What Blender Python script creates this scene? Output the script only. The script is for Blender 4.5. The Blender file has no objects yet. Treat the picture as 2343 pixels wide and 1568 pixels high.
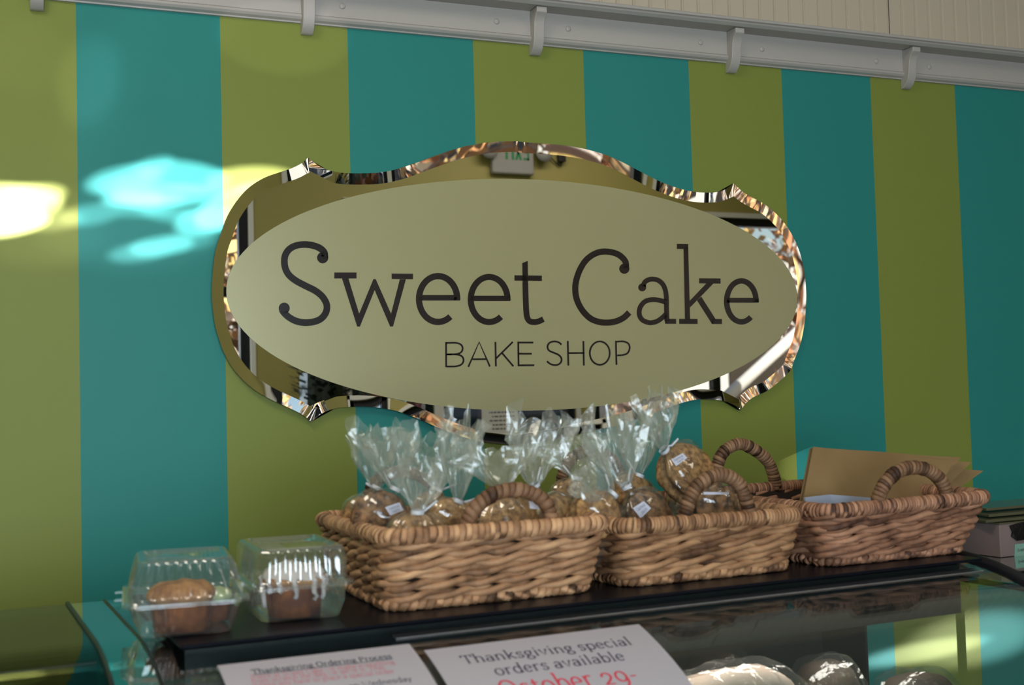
import bpy, bmesh, math, random
from mathutils import Vector, Matrix, noise
from math import sin, cos, pi, radians, atan2, sqrt
random.seed(7)
C = bpy.context.scene.collection
SC = bpy.context.scene
EYE = 1.55
# ------------------------------------------------------------------ camera frame (solved from the photo's vanishing points)
W, H, F = 2343, 1568, 2780.0
def unit(v): v = Vector(v); v.normalize(); return v
_d = unit((6730, 54, F))
_c = -(-.0282*_d[0] + _d[1])/_d[2]
_u = unit((-.0282, 1, _c))
_n = _d.cross(_u)
if _n[2] < 0: _n = -_n
_n.normalize()
def ray(px, py):
    v = Vector(((px-W/2)/F, -(py-H/2)/F, 1.0))
    return Vector((_d.dot(v), _n.dot(v), _u.dot(v)))
O3 = Vector((0, 0, EYE))
E1 = Vector((cos(radians(3)), sin(radians(3)), 0)); E2 = Vector((-sin(radians(3)), cos(radians(3)), 0)); E3 = Vector((0, 0, 1))
YW = 2.7
def wallpt(px, py, off=0.0):
    r = ray(px, py); k = (YW-off)/r.y
    return O3 + r*k
def wxz(px, py):
    p = wallpt(px, py); return p.x, p.z
def CP(s, y, z):            # point in the display case's own axes, z measured from eye height
    return E1*s + E2*y + Vector((0, 0, z+EYE))
def onCy(px, py, y):
    r = ray(px, py); q = r*(y/r.dot(E2)); return q.dot(E1), y, q.z
def onCz(px, py, z):
    r = ray(px, py); q = r*(z/r.z); return q.dot(E1), q.dot(E2), z
def PY(px, py, y): return CP(*onCy(px, py, y))
# ------------------------------------------------------------------ materials
def mat(name, col, rough=.5, metal=0., spec=.5, noise_scale=None, col2=None, bump=0., bscale=None, detail=4., coat=0., emit=None, trans=0.):
    m = bpy.data.materials.new(name); m.use_nodes = True
    nt = m.node_tree; b = nt.nodes['Principled BSDF']
    b.inputs['Base Color'].default_value = (*col, 1); b.inputs['Roughness'].default_value = rough
    b.inputs['Metallic'].default_value = metal; b.inputs['Specular IOR Level'].default_value = spec
    b.inputs['Coat Weight'].default_value = coat; b.inputs['Transmission Weight'].default_value = trans
    if emit: b.inputs['Emission Color'].default_value = (*emit[:3], 1); b.inputs['Emission Strength'].default_value = emit[3]
    tc = nt.nodes.new('ShaderNodeTexCoord')
    if noise_scale:
        n = nt.nodes.new('ShaderNodeTexNoise'); n.inputs['Scale'].default_value = noise_scale; n.inputs['Detail'].default_value = detail
        nt.links.new(tc.outputs['Object'], n.inputs['Vector'])
        r = nt.nodes.new('ShaderNodeValToRGB'); r.color_ramp.elements[0].position = .36; r.color_ramp.elements[1].position = .64
        r.color_ramp.elements[0].color = (*col, 1); r.color_ramp.elements[1].color = (*(col2 or col), 1)
        nt.links.new(n.outputs['Fac'], r.inputs['Fac']); nt.links.new(r.outputs['Color'], b.inputs['Base Color'])
    if bump:
        n2 = nt.nodes.new('ShaderNodeTexNoise'); n2.inputs['Scale'].default_value = bscale or 60; n2.inputs['Detail'].default_value = 5
        nt.links.new(tc.outputs['Object'], n2.inputs['Vector'])
        bp = nt.nodes.new('ShaderNodeBump'); bp.inputs['Strength'].default_value = bump; bp.inputs['Distance'].default_value = .004
        nt.links.new(n2.outputs['Fac'], bp.inputs['Height']); nt.links.new(bp.outputs['Normal'], b.inputs['Normal'])
    return m
def film(name, tint, ior=1.5, base=.03, rough=.05, haze=.05, hazecol=(.8, .85, .82), bump=0., bscale=40):
    # thin clear sheet: Fresnel mirror over clear, with a little milky scatter
    m = bpy.data.materials.new(name); m.use_nodes = True; nt = m.node_tree; nt.nodes.clear()
    o = nt.nodes.new('ShaderNodeOutputMaterial'); t = nt.nodes.new('ShaderNodeBsdfTransparent'); t.inputs[0].default_value = (*tint, 1)
    g = nt.nodes.new('ShaderNodeBsdfGlossy'); g.inputs['Roughness'].default_value = rough; g.inputs['Color'].default_value = (1, 1, 1, 1)
    fr = nt.nodes.new('ShaderNodeFresnel'); ge = nt.nodes.new('ShaderNodeNewGeometry'); ma = nt.nodes.new('ShaderNodeMath'); ma.operation = 'MULTIPLY_ADD'
    ma.inputs[1].default_value = 1/ior-ior; ma.inputs[2].default_value = ior; nt.links.new(ge.outputs['Backfacing'], ma.inputs[0]); nt.links.new(ma.outputs[0], fr.inputs['IOR'])
    ad = nt.nodes.new('ShaderNodeMath'); ad.operation = 'ADD'; ad.use_clamp = True; ad.inputs[1].default_value = base
    mx = nt.nodes.new('ShaderNodeMixShader'); L = nt.links
    L.new(fr.outputs[0], ad.inputs[0]); L.new(ad.outputs[0], mx.inputs[0]); L.new(t.outputs[0], mx.inputs[1]); L.new(g.outputs[0], mx.inputs[2])
    last = mx
    if haze:
        d = nt.nodes.new('ShaderNodeBsdfDiffuse'); d.inputs[0].default_value = (*hazecol, 1)
        tr = nt.nodes.new('ShaderNodeBsdfTranslucent'); tr.inputs[0].default_value = (*hazecol, 1)
        m2 = nt.nodes.new('ShaderNodeMixShader'); m2.inputs[0].default_value = .5; L.new(d.outputs[0], m2.inputs[1]); L.new(tr.outputs[0], m2.inputs[2])
        m3 = nt.nodes.new('ShaderNodeMixShader'); m3.inputs[0].default_value = haze; L.new(mx.outputs[0], m3.inputs[1]); L.new(m2.outputs[0], m3.inputs[2]); last = m3
    if bump:
        tc = nt.nodes.new('ShaderNodeTexCoord'); n = nt.nodes.new('ShaderNodeTexNoise'); n.inputs['Scale'].default_value = bscale; n.inputs['Detail'].default_value = 3
        bp = nt.nodes.new('ShaderNodeBump'); bp.inputs['Strength'].default_value = bump; bp.inputs['Distance'].default_value = .01
        L.new(tc.outputs['Object'], n.inputs['Vector']); L.new(n.outputs['Fac'], bp.inputs['Height'])
        L.new(bp.outputs[0], g.inputs['Normal']); L.new(bp.outputs[0], fr.inputs['Normal'])
    L.new(last.outputs[0], o.inputs[0]); return m
M = {}
M['green'] = mat('olive_green_paint', (.235, .275, .055), .45, spec=.20, bump=.03, bscale=260)
M['teal'] = mat('teal_paint', (.027, .25, .22), .45, spec=.20, bump=.03, bscale=260)
M['white'] = mat('white_gloss_paint', (.50, .455, .415), .4, bump=.02, bscale=90)
M['cream'] = mat('cream_beadboard_paint', (.60, .50, .38), .5)
M['mustard'] = mat('mustard_wall_paint', (.42, .37, .12), .55, bump=.03, bscale=200)
M['ceil'] = mat('ceiling_paint', (.75, .72, .66), .8)
M['floor'] = mat('grey_tile_floor', (.22, .20, .18), .35, noise_scale=2, col2=(.30, .27, .24))
M['mirror'] = mat('silver_mirror', (.93, .93, .92), 0.0, metal=1.)
M['mirror_edge'] = mat('mirror_ground_edge', (.10, .14, .12), .3)
M['gold'] = mat('satin_gold_film', (.43, .395, .205), .32, spec=.6, metal=.15)
M['ink'] = mat('dark_brown_vinyl', (.011, .008, .009), .22)
M['glass'] = film('case_glass', (.90, .95, .93), ior=1.55, base=.0, rough=.0, haze=0)
M['glass_dull'] = film('old_case_glass', (.25, .30, .25), ior=1.27, base=.0, rough=.0, haze=0)
M['wrap'] = film('loaf_wrap', (.96, .98, .97), ior=1.4, base=.03, rough=.08, haze=.03, bump=.4, bscale=40)
M['pane'] = film('window_glass', (.97, .98, .98), ior=1.45, base=0, rough=0, haze=0)
M['cello'] = film('cellophane', (.965, .985, .97), ior=1.45, base=.06, rough=.22, haze=.17, hazecol=(.86, .84, .76), bump=.2, bscale=60)
M['cello_body'] = film('cellophane_taut', (.975, .985, .975), ior=1.38, base=.04, rough=.10, haze=.035, hazecol=(.84, .84, .79), bump=.3, bscale=28)
M['clam'] = film('clear_plastic_box', (.97, .985, .98), ior=1.5, base=.10, rough=.06, haze=.06, hazecol=(.8, .88, .88))
M['black'] = mat('black_laminate', (.004, .005, .009), .32, spec=.10)
M['gasket'] = mat('black_rubber', (.006, .007, .010), .35)
M['steel'] = mat('polished_steel', (.55, .63, .60), .04, metal=1.)
M['alu'] = mat('satin_aluminium', (.72, .73, .80), .3, metal=1.)
M['inside'] = mat('dark_case_interior', (.012, .016, .018), .5)
M['frame_black'] = mat('black_window_frame', (.006, .008, .014), .3)
M['trim_white'] = mat('white_window_trim', (.85, .84, .80), .4)
M['paper'] = mat('white_paper', (.44, .40, .43), .7)
M['ink_dark'] = mat('black_print', (.035, .035, .06), .7)
M['ink_red'] = mat('red_print', (.62, .05, .08), .7)
M['ink_pink'] = mat('pale_red_print', (.62, .17, .20), .7)
M['tag'] = mat('white_sticker', (.66, .65, .74), .6)
M['tie'] = mat('white_twist_tie', (.70, .70, .74), .5)
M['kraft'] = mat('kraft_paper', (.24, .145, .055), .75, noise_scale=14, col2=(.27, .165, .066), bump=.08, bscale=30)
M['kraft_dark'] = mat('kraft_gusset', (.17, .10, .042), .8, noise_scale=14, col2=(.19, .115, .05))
M['wax'] = mat('white_wax_paper', (.42, .46, .56), .4)
M['cookie'] = mat('oatmeal_cookie', (.17, .075, .022), .75, noise_scale=110, col2=(.50, .27, .10), bump=.9, bscale=70, detail=6)
M['cookie_dark'] = mat('raisin_cookie', (.05, .022, .009), .75, noise_scale=80, col2=(.34, .17, .07), bump=.9, bscale=70, detail=6)
M['muffin'] = mat('muffin_crumb', (.30, .10, .024), .8, noise_scale=45, col2=(.55, .26, .085), bump=.7, bscale=60)
M['muffin_cup'] = mat('browned_muffin_side', (.13, .033, .008), .8, noise_scale=40, col2=(.30, .095, .02), bump=.5, bscale=60)
M['glaze'] = mat('white_glaze', (.70, .62, .58), .3)
M['cup_green'] = mat('pale_green_cup', (.42, .50, .26), .6)
M['leaf_dark'] = mat('dark_leaf', (.010, .016, .008), .35)
M['cardboard'] = mat('pinkish_cardboard', (.215, .15, .135), .8)
M['boardtop'] = mat('glossy_box_top', (.10, .09, .05), .18)
M['tealcard'] = mat('pale_teal_label', (.22, .40, .31), .6)
M['cream_card'] = mat('cream_label', (.50, .49, .38), .6)
M['foil'] = mat('black_foil', (.02, .02, .02), .12, metal=.6, bump=.8, bscale=90)
M['exit_white'] = mat('exit_housing', (.34, .34, .33), .5)
M['exit_green'] = mat('exit_green', (.005, .24, .07), .5)
M['loaf'] = mat('brown_loaf', (.035, .018, .010), .7, noise_scale=20, col2=(.07, .035, .018), bump=.4)
M['pale_loaf'] = mat('pale_loaf', (.42, .30, .24), .7, noise_scale=16, col2=(.50, .38, .32))
M['bark'] = mat('bark', (.06, .045, .035), .9)
M['asphalt'] = mat('asphalt', (.10, .10, .11), .9)
M['carblue'] = mat('blue_car_paint', (.02, .07, .30), .2, coat=.6)
M['darkglass'] = mat('dark_car_glass', (.01, .012, .02), .08)
M['tyre'] = mat('tyre_rubber', (.01, .01, .01), .7)
M['concrete'] = mat('pale_render', (.60, .60, .58), .8)
def wicker(name, a, b, c):
    m = mat(name, a, .55, spec=.3); nt = m.node_tree; bs = nt.nodes['Principled BSDF']
    tc = nt.nodes.new('ShaderNodeTexCoord'); n = nt.nodes.new('ShaderNodeTexNoise'); n.inputs['Scale'].default_value = 42; n.inputs['Detail'].default_value = 5
    g = nt.nodes.new('ShaderNodeNewGeometry'); r = nt.nodes.new('ShaderNodeValToRGB'); L = nt.links
    at = nt.nodes.new('ShaderNodeAttribute'); at.attribute_name = 'tone'
    mx = nt.nodes.new('ShaderNodeMath'); mx.operation = 'MULTIPLY_ADD'; mx.inputs[1].default_value = .55
    sub = nt.nodes.new('ShaderNodeMath'); sub.operation = 'MULTIPLY'; sub.inputs[1].default_value = .5
    L.new(tc.outputs['Object'], n.inputs['Vector']); L.new(at.outputs['Fac'], sub.inputs[0]); L.new(n.outputs['Fac'], mx.inputs[0]); L.new(sub.outputs[0], mx.inputs[2])
    e = r.color_ramp.elements; e[0].position = .25; e[0].color = (*a, 1); e[1].position = .8; e[1].color = (*c, 1)
    x = e.new(.5); x.color = (*b, 1)
    L.new(mx.outputs[0], r.inputs[0]); L.new(r.outputs[0], bs.inputs['Base Color'])
    bp = nt.nodes.new('ShaderNodeBump'); bp.inputs['Strength'].default_value = .35; bp.inputs['Distance'].default_value = .002
    n2 = nt.nodes.new('ShaderNodeTexNoise'); n2.inputs['Scale'].default_value = 160; L.new(tc.outputs['Object'], n2.inputs['Vector'])
    L.new(n2.outputs['Fac'], bp.inputs['Height']); L.new(bp.outputs[0], bs.inputs['Normal']); return m
M['wick1'] = wicker('seagrass_light', (0.083, 0.039, 0.019), (0.422, 0.217, 0.110), (0.717, 0.410, 0.215))
M['wick2'] = wicker('seagrass_mid', (0.077, 0.034, 0.017), (0.333, 0.165, 0.080), (0.576, 0.319, 0.160))
M['wick3'] = wicker('seagrass_reddish', (0.070, 0.030, 0.019), (0.294, 0.137, 0.078), (0.538, 0.274, 0.160))
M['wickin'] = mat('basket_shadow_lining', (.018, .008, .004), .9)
M['wickh'] = wicker('seagrass_dark_handle', (.045, .019, .009), (.19, .095, .048), (.36, .20, .11))
def leafmat(name, cols):
    m = mat(name, cols[0], .6); nt = m.node_tree; bs = nt.nodes['Principled BSDF']
    at = nt.nodes.new('ShaderNodeAttribute'); at.attribute_name = 'tone'; r = nt.nodes.new('ShaderNodeValToRGB'); e = r.color_ramp.elements
    e[0].color = (*cols[0], 1); e[1].color = (*cols[-1], 1)
    for i, c in enumerate(cols[1:-1]): x = e.new((i+1)/(len(cols)-1)); x.color = (*c, 1)
    nt.links.new(at.outputs['Fac'], r.inputs[0]); nt.links.new(r.outputs[0], bs.inputs['Base Color']); return m
M['autumn'] = leafmat('autumn_leaves', [(.50, .20, .10), (.72, .40, .18), (.80, .62, .24), (.60, .55, .52), (.78, .60, .52)])
M['hedge'] = leafmat('red_green_shrub', [(.04, .12, .04), (.45, .05, .06), (.75, .30, .25), (.60, .50, .10)])
# ------------------------------------------------------------------ mesh builder
class MB:
    def __init__(s): s.v = []; s.f = []; s.mi = []; s.t = []
    def add(s, vs, fs, mi=0, tone=0.5):
        b = len(s.v); s.v += [Vector(v) for v in vs]
        s.f += [tuple(i+b for i in f) for f in fs]; s.mi += [mi]*len(fs)
        s.t += (tone if isinstance(tone, list) else [tone]*len(vs))
    def box(s, lo, hi, fn=None, mi=0):
        fn = fn or (lambda x, y, z: Vector((x, y, z)))
        vs = [fn(x, y, z) for z in (lo[2], hi[2]) for y in (lo[1], hi[1]) for x in (lo[0], hi[0])]
        s.add(vs, [(0, 2, 3, 1), (4, 5, 7, 6), (0, 1, 5, 4), (2, 6, 7, 3), (0, 4, 6, 2), (1, 3, 7, 5)], mi)
    def rings(s, rs, closed=True, cap=(True, True), mi=0, loop=False, tone=None):
        k = len(rs[0]); b = len(s.v)
        for i, r in enumerate(rs):
            s.v += [Vector(p) for p in r]; s.t += [tone[i] if tone else .5]*k
        n = len(rs)
        for i in range(n if loop else n-1):
            a0 = b+i*k; a1 = b+((i+1) % n)*k
            for j in range(k if closed else k-1):
                j2 = (j+1) % k; s.f.append((a0+j, a0+j2, a1+j2, a1+j)); s.mi.append(mi)
        if closed and not loop:
            if cap[0]: s.f.append(tuple(b+j for j in range(k))[::-1]); s.mi.append(mi)
            if cap[1]: s.f.append(tuple(b+(n-1)*k+j for j in range(k))); s.mi.append(mi)
    def tube(s, pts, r, seg=8, loop=False, up=Vector((0, 0, 1)), mi=0, tone=None):
        n = len(pts); rs = []
        for i in range(n):
            a = pts[(i-1) % n] if (loop or i > 0) else pts[0]; b = pts[(i+1) % n] if (loop or i < n-1) else pts[-1]
            t = (b-a); t.normalize(); nn = t.cross(up)
            if nn.length < 1e-4: nn = t.cross(Vector((1, 0, 0)))
            nn.normalize(); bb = nn.cross(t); rr = r(i/(n-1)) if callable(r) else r
            rs.append([pts[i]+nn*(rr*cos(2*pi*j/seg))+bb*(rr*sin(2*pi*j/seg)) for j in range(seg)])
        s.rings(rs, loop=loop, mi=mi, tone=tone)
    def build(s, name, mats, parent=None, smooth=True, recalc=True, props=None):
        me = bpy.data.meshes.new(name); me.from_pydata([tuple(v) for v in s.v], [], s.f)
        for m in (mats if isinstance(mats, (list, tuple)) else [mats]): me.materials.append(m)
        me.polygons.foreach_set('material_index', s.mi)
        at = me.attributes.new('tone', 'FLOAT', 'POINT'); at.data.foreach_set('value', s.t)
        if recalc:
            bm = bmesh.new(); bm.from_mesh(me); bmesh.ops.recalc_face_normals(bm, faces=bm.faces); bm.to_mesh(me); bm.free()
        if smooth: me.polygons.foreach_set('use_smooth', [True]*len(me.polygons))
        me.update(); o = bpy.data.objects.new(name, me); C.objects.link(o)
        if parent: o.parent = parent; o.matrix_parent_inverse = parent.matrix_world.inverted() if False else Matrix.Translation(-parent.location)
        return o
def tag(o, label=None, cat=None, group=None, kind=None):
    for k, v in (('label', label), ('category', cat), ('group', group), ('kind', kind)):
        if v: o[k] = v
    return o
def thing(name, loc, label, cat, group=None):
    o = bpy.data.objects.new(name, None); o.empty_display_size = .05; o.location = loc; C.objects.link(o); return tag(o, label, cat, group)
def bevel(o, w, seg=2, angle=40):
    m = o.modifiers.new('bevel', 'BEVEL'); m.width = w; m.segments = seg; m.limit_method = 'ANGLE'; m.angle_limit = radians(angle)
    o.data.polygons.foreach_set('use_smooth', [False]*len(o.data.polygons)); return o
def catmull(P, n=6, closed=False):
    out = []; N = len(P)
    for i in range(N if closed else N-1):
        g = lambda k: P[k % N] if closed else P[max(0, min(N-1, k))]
        a, b, c, d = g(i-1), g(i), g(i+1), g(i+2)
        for j in range(n):
            t = j/n
            out.append(tuple(.5*((2*b[q])+(-a[q]+c[q])*t+(2*a[q]-5*b[q]+4*c[q]-d[q])*t*t+(-a[q]+3*b[q]-3*c[q]+d[q])*t**3) for q in range(len(a))))
    if not closed: out.append(tuple(P[-1]))
    return out
def stroke2d(P, wid):       # ribbon (list of quads) along a 2-D polyline; wid = number or function of direction
    n = len(P); L = []; R = []
    for i in range(n):
        a = P[max(0, i-1)]; b = P[min(n-1, i+1)]
        dx, dy = b[0]-a[0], b[1]-a[1]; l = sqrt(dx*dx+dy*dy) or 1; dx /= l; dy /= l
        w = (wid(dx, dy) if callable(wid) else wid)/2
        L.append((P[i][0]-dy*w, P[i][1]+dx*w)); R.append((P[i][0]+dy*w, P[i][1]-dx*w))
    return [(L[i], R[i], R[i+1], L[i+1]) for i in range(n-1)]
def disc2d(c, r, n=20): return [tuple((c[0]+r*cos(2*pi*i/n), c[1]+r*sin(2*pi*i/n)) for i in range(n))]
# ------------------------------------------------------------------ serif stroke alphabet (for printed notices and labels)
def arc(cx, cy, rx, ry, a0, a1, n=14): return [(cx+rx*cos(radians(a0+(a1-a0)*i/n)), cy+ry*sin(radians(a0+(a1-a0)*i/n))) for i in range(n+1)]
def V(x, y0, y1, top=True, foot=True):
    r = [[(x, y0), (x, y1)]]
    if foot and y0 in (0, -.2): r.append([(x-.075, y0+.012), (x+.075, y0+.012)])
    if top: r.append([(x-.085, y1-.012), (x+.01, y1-.012)])
    return r
def full(cx, cy, rx, ry): return [arc(cx, cy, rx, ry, 0, 360, 22)]
GL = {
 'a': (.50, full(.22, .13, .16, .13)+V(.39, 0, .34, False)+[arc(.24, .33, .15, .14, 0, 155)]),
 'b': (.56, V(.12, 0, .76, True, False)+full(.31, .24, .19, .24)), 'c': (.46, [arc(.25, .24, .19, .24, 50, 315)]),
 'd': (.57, full(.26, .24, .19, .24)+V(.45, 0, .76)), 'e': (.49, [[(.06, .26), (.43, .26)], arc(.25, .24, .19, .24, 3, 318)]),
 'f': (.34, V(.16, 0, .58, False)+[arc(.28, .58, .12, .17, 180, 45), [(.04, .46), (.30, .46)]]),
 'g': (.51, full(.24, .32, .16, .155)+full(.26, -.07, .20, .12)+[[(.16, .19), (.13, .09), (.24, .05)], [(.36, .43), (.48, .46)]]),
 'h': (.58, V(.12, 0, .76)+[arc(.29, .29, .17, .19, 180, 0)]+V(.46, 0, .29, False)),
 'i': (.29, V(.15, 0, .47)+[[(.15, .60), (.15, .69)]]), 'k': (.55, V(.12, 0, .76)+[[(.14, .2), (.42, .46)], [(.22, .27), (.48, 0)], [(.34, .46), (.50, .46)], [(.40, .012), (.56, .012)]]),
 'l': (.28, V(.14, 0, .76)), 'm': (.88, V(.12, 0, .47)+[arc(.28, .29, .16, .19, 180, 0)]+V(.44, 0, .29, False)+[arc(.60, .29, .16, .19, 180, 0)]+V(.76, 0, .29, False)),
 'n': (.58, V(.12, 0, .47)+[arc(.29, .29, .17, .19, 180, 0)]+V(.46, 0, .29, False)), 'o': (.54, full(.27, .24, .21, .24)),
 'p': (.57, V(.12, -.2, .47)+full(.31, .24, .19, .24)), 'r': (.42, V(.12, 0, .47)+[arc(.27, .29, .15, .18, 175, 50)]),
 's': (.43, [catmull([(.36, .38), (.30, .46), (.18, .47), (.09, .39), (.13, .29), (.28, .22), (.36, .13), (.29, .02), (.16, 0), (.06, .10)], 4)]),
 't': (.34, [[(.15, .1), (.15, .6)], arc(.25, .1, .10, .10, 180, 310), [(.03, .46), (.31, .46)]]),
 'u': (.57, V(.11, .18, .47)+[arc(.27, .18, .16, .18, 180, 360)]+V(.43, 0, .47)), 'v': (.50, [[(.05, .47), (.25, 0), (.45, .47)], [(0, .46), (.16, .46)], [(.35, .46), (.5, .46)]]),
 'w': (.74, [[(.05, .47), (.21, 0), (.37, .45), (.53, 0), (.69, .47)], [(0, .46), (.16, .46)], [(.6, .46), (.74, .46)]]),
 'y': (.49, [[(.05, .47), (.25, .02)], [(.45, .47), (.2, -.15), (.1, -.2)], [(0, .46), (.16, .46)], [(.35, .46), (.5, .46)]]),
 'T': (.62, V(.31, 0, .69, False)+[[(.03, .68), (.59, .68)], [(.035, .69), (.035, .52)], [(.585, .69), (.585, .52)]]),
 'O': (.75, full(.37, .345, .30, .345)), 'P': (.60, V(.14, 0, .69)+[arc(.30, .51, .22, .18, -90, 90), [(.14, .69), (.3, .69)], [(.14, .33), (.3, .33)]]),
 'H': (.78, V(.14, 0, .69)+V(.64, 0, .69)+[[(.14, .35), (.64, .35)]]), 'C': (.64, [arc(.34, .345, .28, .345, 45, 315)]),
 'S': (.56, [catmull([(.46, .56), (.38, .67), (.24, .69), (.11, .58), (.15, .44), (.32, .36), (.47, .25), (.45, .09), (.30, 0), (.15, .02), (.06, .14)], 4)]),
 'W': (.98, [[(.06, .69), (.27, 0), (.49, .66), (.71, 0), (.92, .69)], [(0, .68), (.16, .68)], [(.82, .68), (.98, .68)]]),
 '2': (.54, [catmull([(.08, .34), (.14, .45), (.28, .48), (.42, .40), (.42, .28), (.30, .16), (.08, .02)], 5), [(.08, .03), (.47, .03)]]),
 '9': (.56, [arc(.27, .28, .20, .20, 0, 360, 20), catmull([(.47, .28), (.46, .06), (.36, -.10), (.18, -.19)], 5)]),
 '-': (.34, [[(.05, .24), (.29, .24)]]), '.': (.24, [[(.12, 0), (.12, .07)]]), '(': (.34, [arc(.38, .28, .25, .42, 120, 240)]), ' ': (.24, []) }
def text_quads(txt, thick=.085, thin=.035):
    x = 0; Q = []
    for ch in txt:
        w, S = GL[ch]
        for P in S: Q += [tuple((px+x, py) for px, py in q) for q in stroke2d(P, lambda dx, dy: thin+(thick-thin)*abs(dy))]
        x += w+.03
    return Q, x
def text_mesh(mb, txt, p0, p1, h, fn, mi=0, bold=1.0):
    # lay text from p0 to p1 (2-D surface coordinates), em height h, through fn(u, v) -> 3-D
    Q, w = text_quads(txt, .095*bold, .042*bold); dx, dy = p1[0]-p0[0], p1[1]-p0[1]; l = sqrt(dx*dx+dy*dy); ux, uy = dx/l, dy/l; k = l/w
    for q in Q:
        mb.add([fn(p0[0]+ux*a*k-uy*b*h, p0[1]+uy*a*k+ux*b*h) for a, b in q], [tuple(range(len(q)))], mi)

# ================================================================== ROOM
X0, X1, YF, ZF, ZC = -3.0, 6.2, -2.0, 0.0, EYE+2.15
b = MB(); edges = [-3.0-.0] + [.1345+.2977*k for k in range(-10, 0)] + [.1345, .4363, .7266, 1.037, 1.3316, 1.635, 1.9224, 2.217, 2.5162] + [2.5162+.2977*k for k in range(1, 13)]
edges = sorted(e for e in edges if X0 <= e <= X1); edges = [X0]+[e for e in edges if e > X0+.01]+[X1]
i0 = min(range(len(edges)), key=lambda i: abs(edges[i]-.1345))
for i in range(len(edges)-1):
    mi = 0 if (i-i0) % 2 == 1 else 1       # stripe that starts at .1345 is teal
    b.box((edges[i], YW, ZF), (edges[i+1], YW+.12, ZC), mi=mi)
tag(b.build('wall_back', [M['green'], M['teal']], smooth=False, recalc=False), kind='structure')
def shell(name, lo, hi, m): b = MB(); b.box(lo, hi); return tag(b.build(name, m, smooth=False), kind='structure')
shell('floor', (X0-.2, YF-.2, -.1), (X1+.2, YW+.2, 0), M['floor'])
shell('ceiling', (X0-.2, YF-.2, ZC), (X1+.2, YW+.2, ZC+.1), M['ceil'])
shell('wall_left', (X0-.12, YF-.12, 0), (X0, YW+.12, ZC), M['mustard'])
shell('wall_right', (X1, YF-.12, 0), (X1+.12, YW+.12, ZC), M['mustard'])
# front wall with its openings (seen only in the mirror)
Z = lambda z: z+EYE
openings = [(-1.2, 1.34, -.9, 1.27), (1.96, 2.50, -.9, 1.27), (2.56, 3.50, -1.55, 1.0), (3.63, 5.60, -.9, 1.27)]
b = MB(); xs = [X0]+sum([[o[0], o[1]] for o in openings], [])+[X1]
for i in range(0, len(xs), 2): b.box((xs[i], YF-.12, 0), (xs[i+1], YF, ZC))
for o in openings:
    b.box((o[0], YF-.12, Z(o[3])), (o[1], YF, ZC))
    if Z(o[2]) > .01: b.box((o[0], YF-.12, 0), (o[1], YF, Z(o[2])))
tag(b.build('wall_front', M['mustard'], smooth=False), kind='structure')
def window(name, o, mull=(), hm=(), wtrim=True):
    x0, x1, z0, z1 = o; z0 = Z(z0); z1 = Z(z1); fw = .055
    b = MB()
    for a in ((x0, z0, x0+fw, z1), (x1-fw, z0, x1, z1), (x0, z1-fw, x1, z1), (x0, z0, x1, z0+fw)): b.box((a[0], YF-.09, a[1]), (a[2], YF-.02, a[3]))
    for m in mull: b.box((m-.03, YF-.085, z0), (m+.03, YF-.025, z1))
    for z in hm: b.box((x0, YF-.085, Z(z)-.03), (x1, YF-.025, Z(z)+.03))
    root = b.build(name, M['frame_black'], smooth=False); tag(root, kind='structure')
    p = MB(); p.box((x0+fw, YF-.058, z0+fw), (x1-fw, YF-.052, z1-fw)); p.build('pane', M['pane'], root, smooth=False)
    if wtrim:
        t = MB(); t.box((x0-.03, YF, z0-.03), (x0, YF+.015, z1+.03)); t.box((x1, YF, z0-.03), (x1+.03, YF+.015, z1+.03)); t.box((x0-.03, YF, z1), (x1+.03, YF+.015, z1+.035))
        t.build('window_trim', M['trim_white'], root, smooth=False)
    return root
window('window_1', openings[0], mull=(.1,), hm=(.71,)); window('window_2', openings[1]); window('window_3', openings[3], mull=(4.62,))
dr = window('door_1', openings[2], hm=(-.45,)); h = MB(); h.tube([Vector((3.36, YF+.05, Z(-.42))), Vector((3.36, YF+.05, Z(-.1)))], .014); h.build('door_handle', M['steel'], dr)

# ================================================================== PICTURE LEDGE on the striped wall
led = thing('picture_ledge', (1.0, YW, Z(.875)), 'long white ledge shelf on curved brackets across the top of the striped wall', 'shelf')
zs = Z(.956); yfr = YW-.066; bx = (.053, .626, 1.193, 1.756, 2.332, 2.90)
b = MB(); prof = [(YW, Z(.895)), (YW-.012, Z(.895)), (YW-.012, zs), (YW, zs)]
b.rings([[Vector((x, y, z)) for y, z in prof] for x in (X0+.3, 4.6)]); bevel(b.build('backboard', M['white'], led, smooth=False), .001)
b = MB(); prof = [(YW, Z(.874)), (YW-.006, Z(.8745)), (YW-.007, Z(.8775)), (YW-.014, Z(.881)), (YW-.018, Z(.886)), (YW-.016, Z(.8915)), (YW-.011, Z(.893)), (YW-.013, Z(.8945)), (YW-.013, Z(.897)), (YW, Z(.899))]
b.rings([[Vector((x, y, z)) for y, z in prof] for x in (X0+.3, 4.6)]); b.build('bottom_moulding', M['white'], led, smooth=False)
b = MB(); prof = [(YW, zs), (yfr+.004, zs), (yfr, zs+.003), (yfr-.004, zs+.006), (yfr-.006, zs+.009), (yfr-.003, zs+.0105), (yfr-.008, zs+.0125), (yfr-.009, zs+.018), (yfr-.004, zs+.0215), (YW, zs+.022)]
b.rings([[Vector((x, y, z)) for y, z in prof] for x in (X0+.3, 4.6)]); b.build('shelf_board', M['white'], led, smooth=False)
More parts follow.
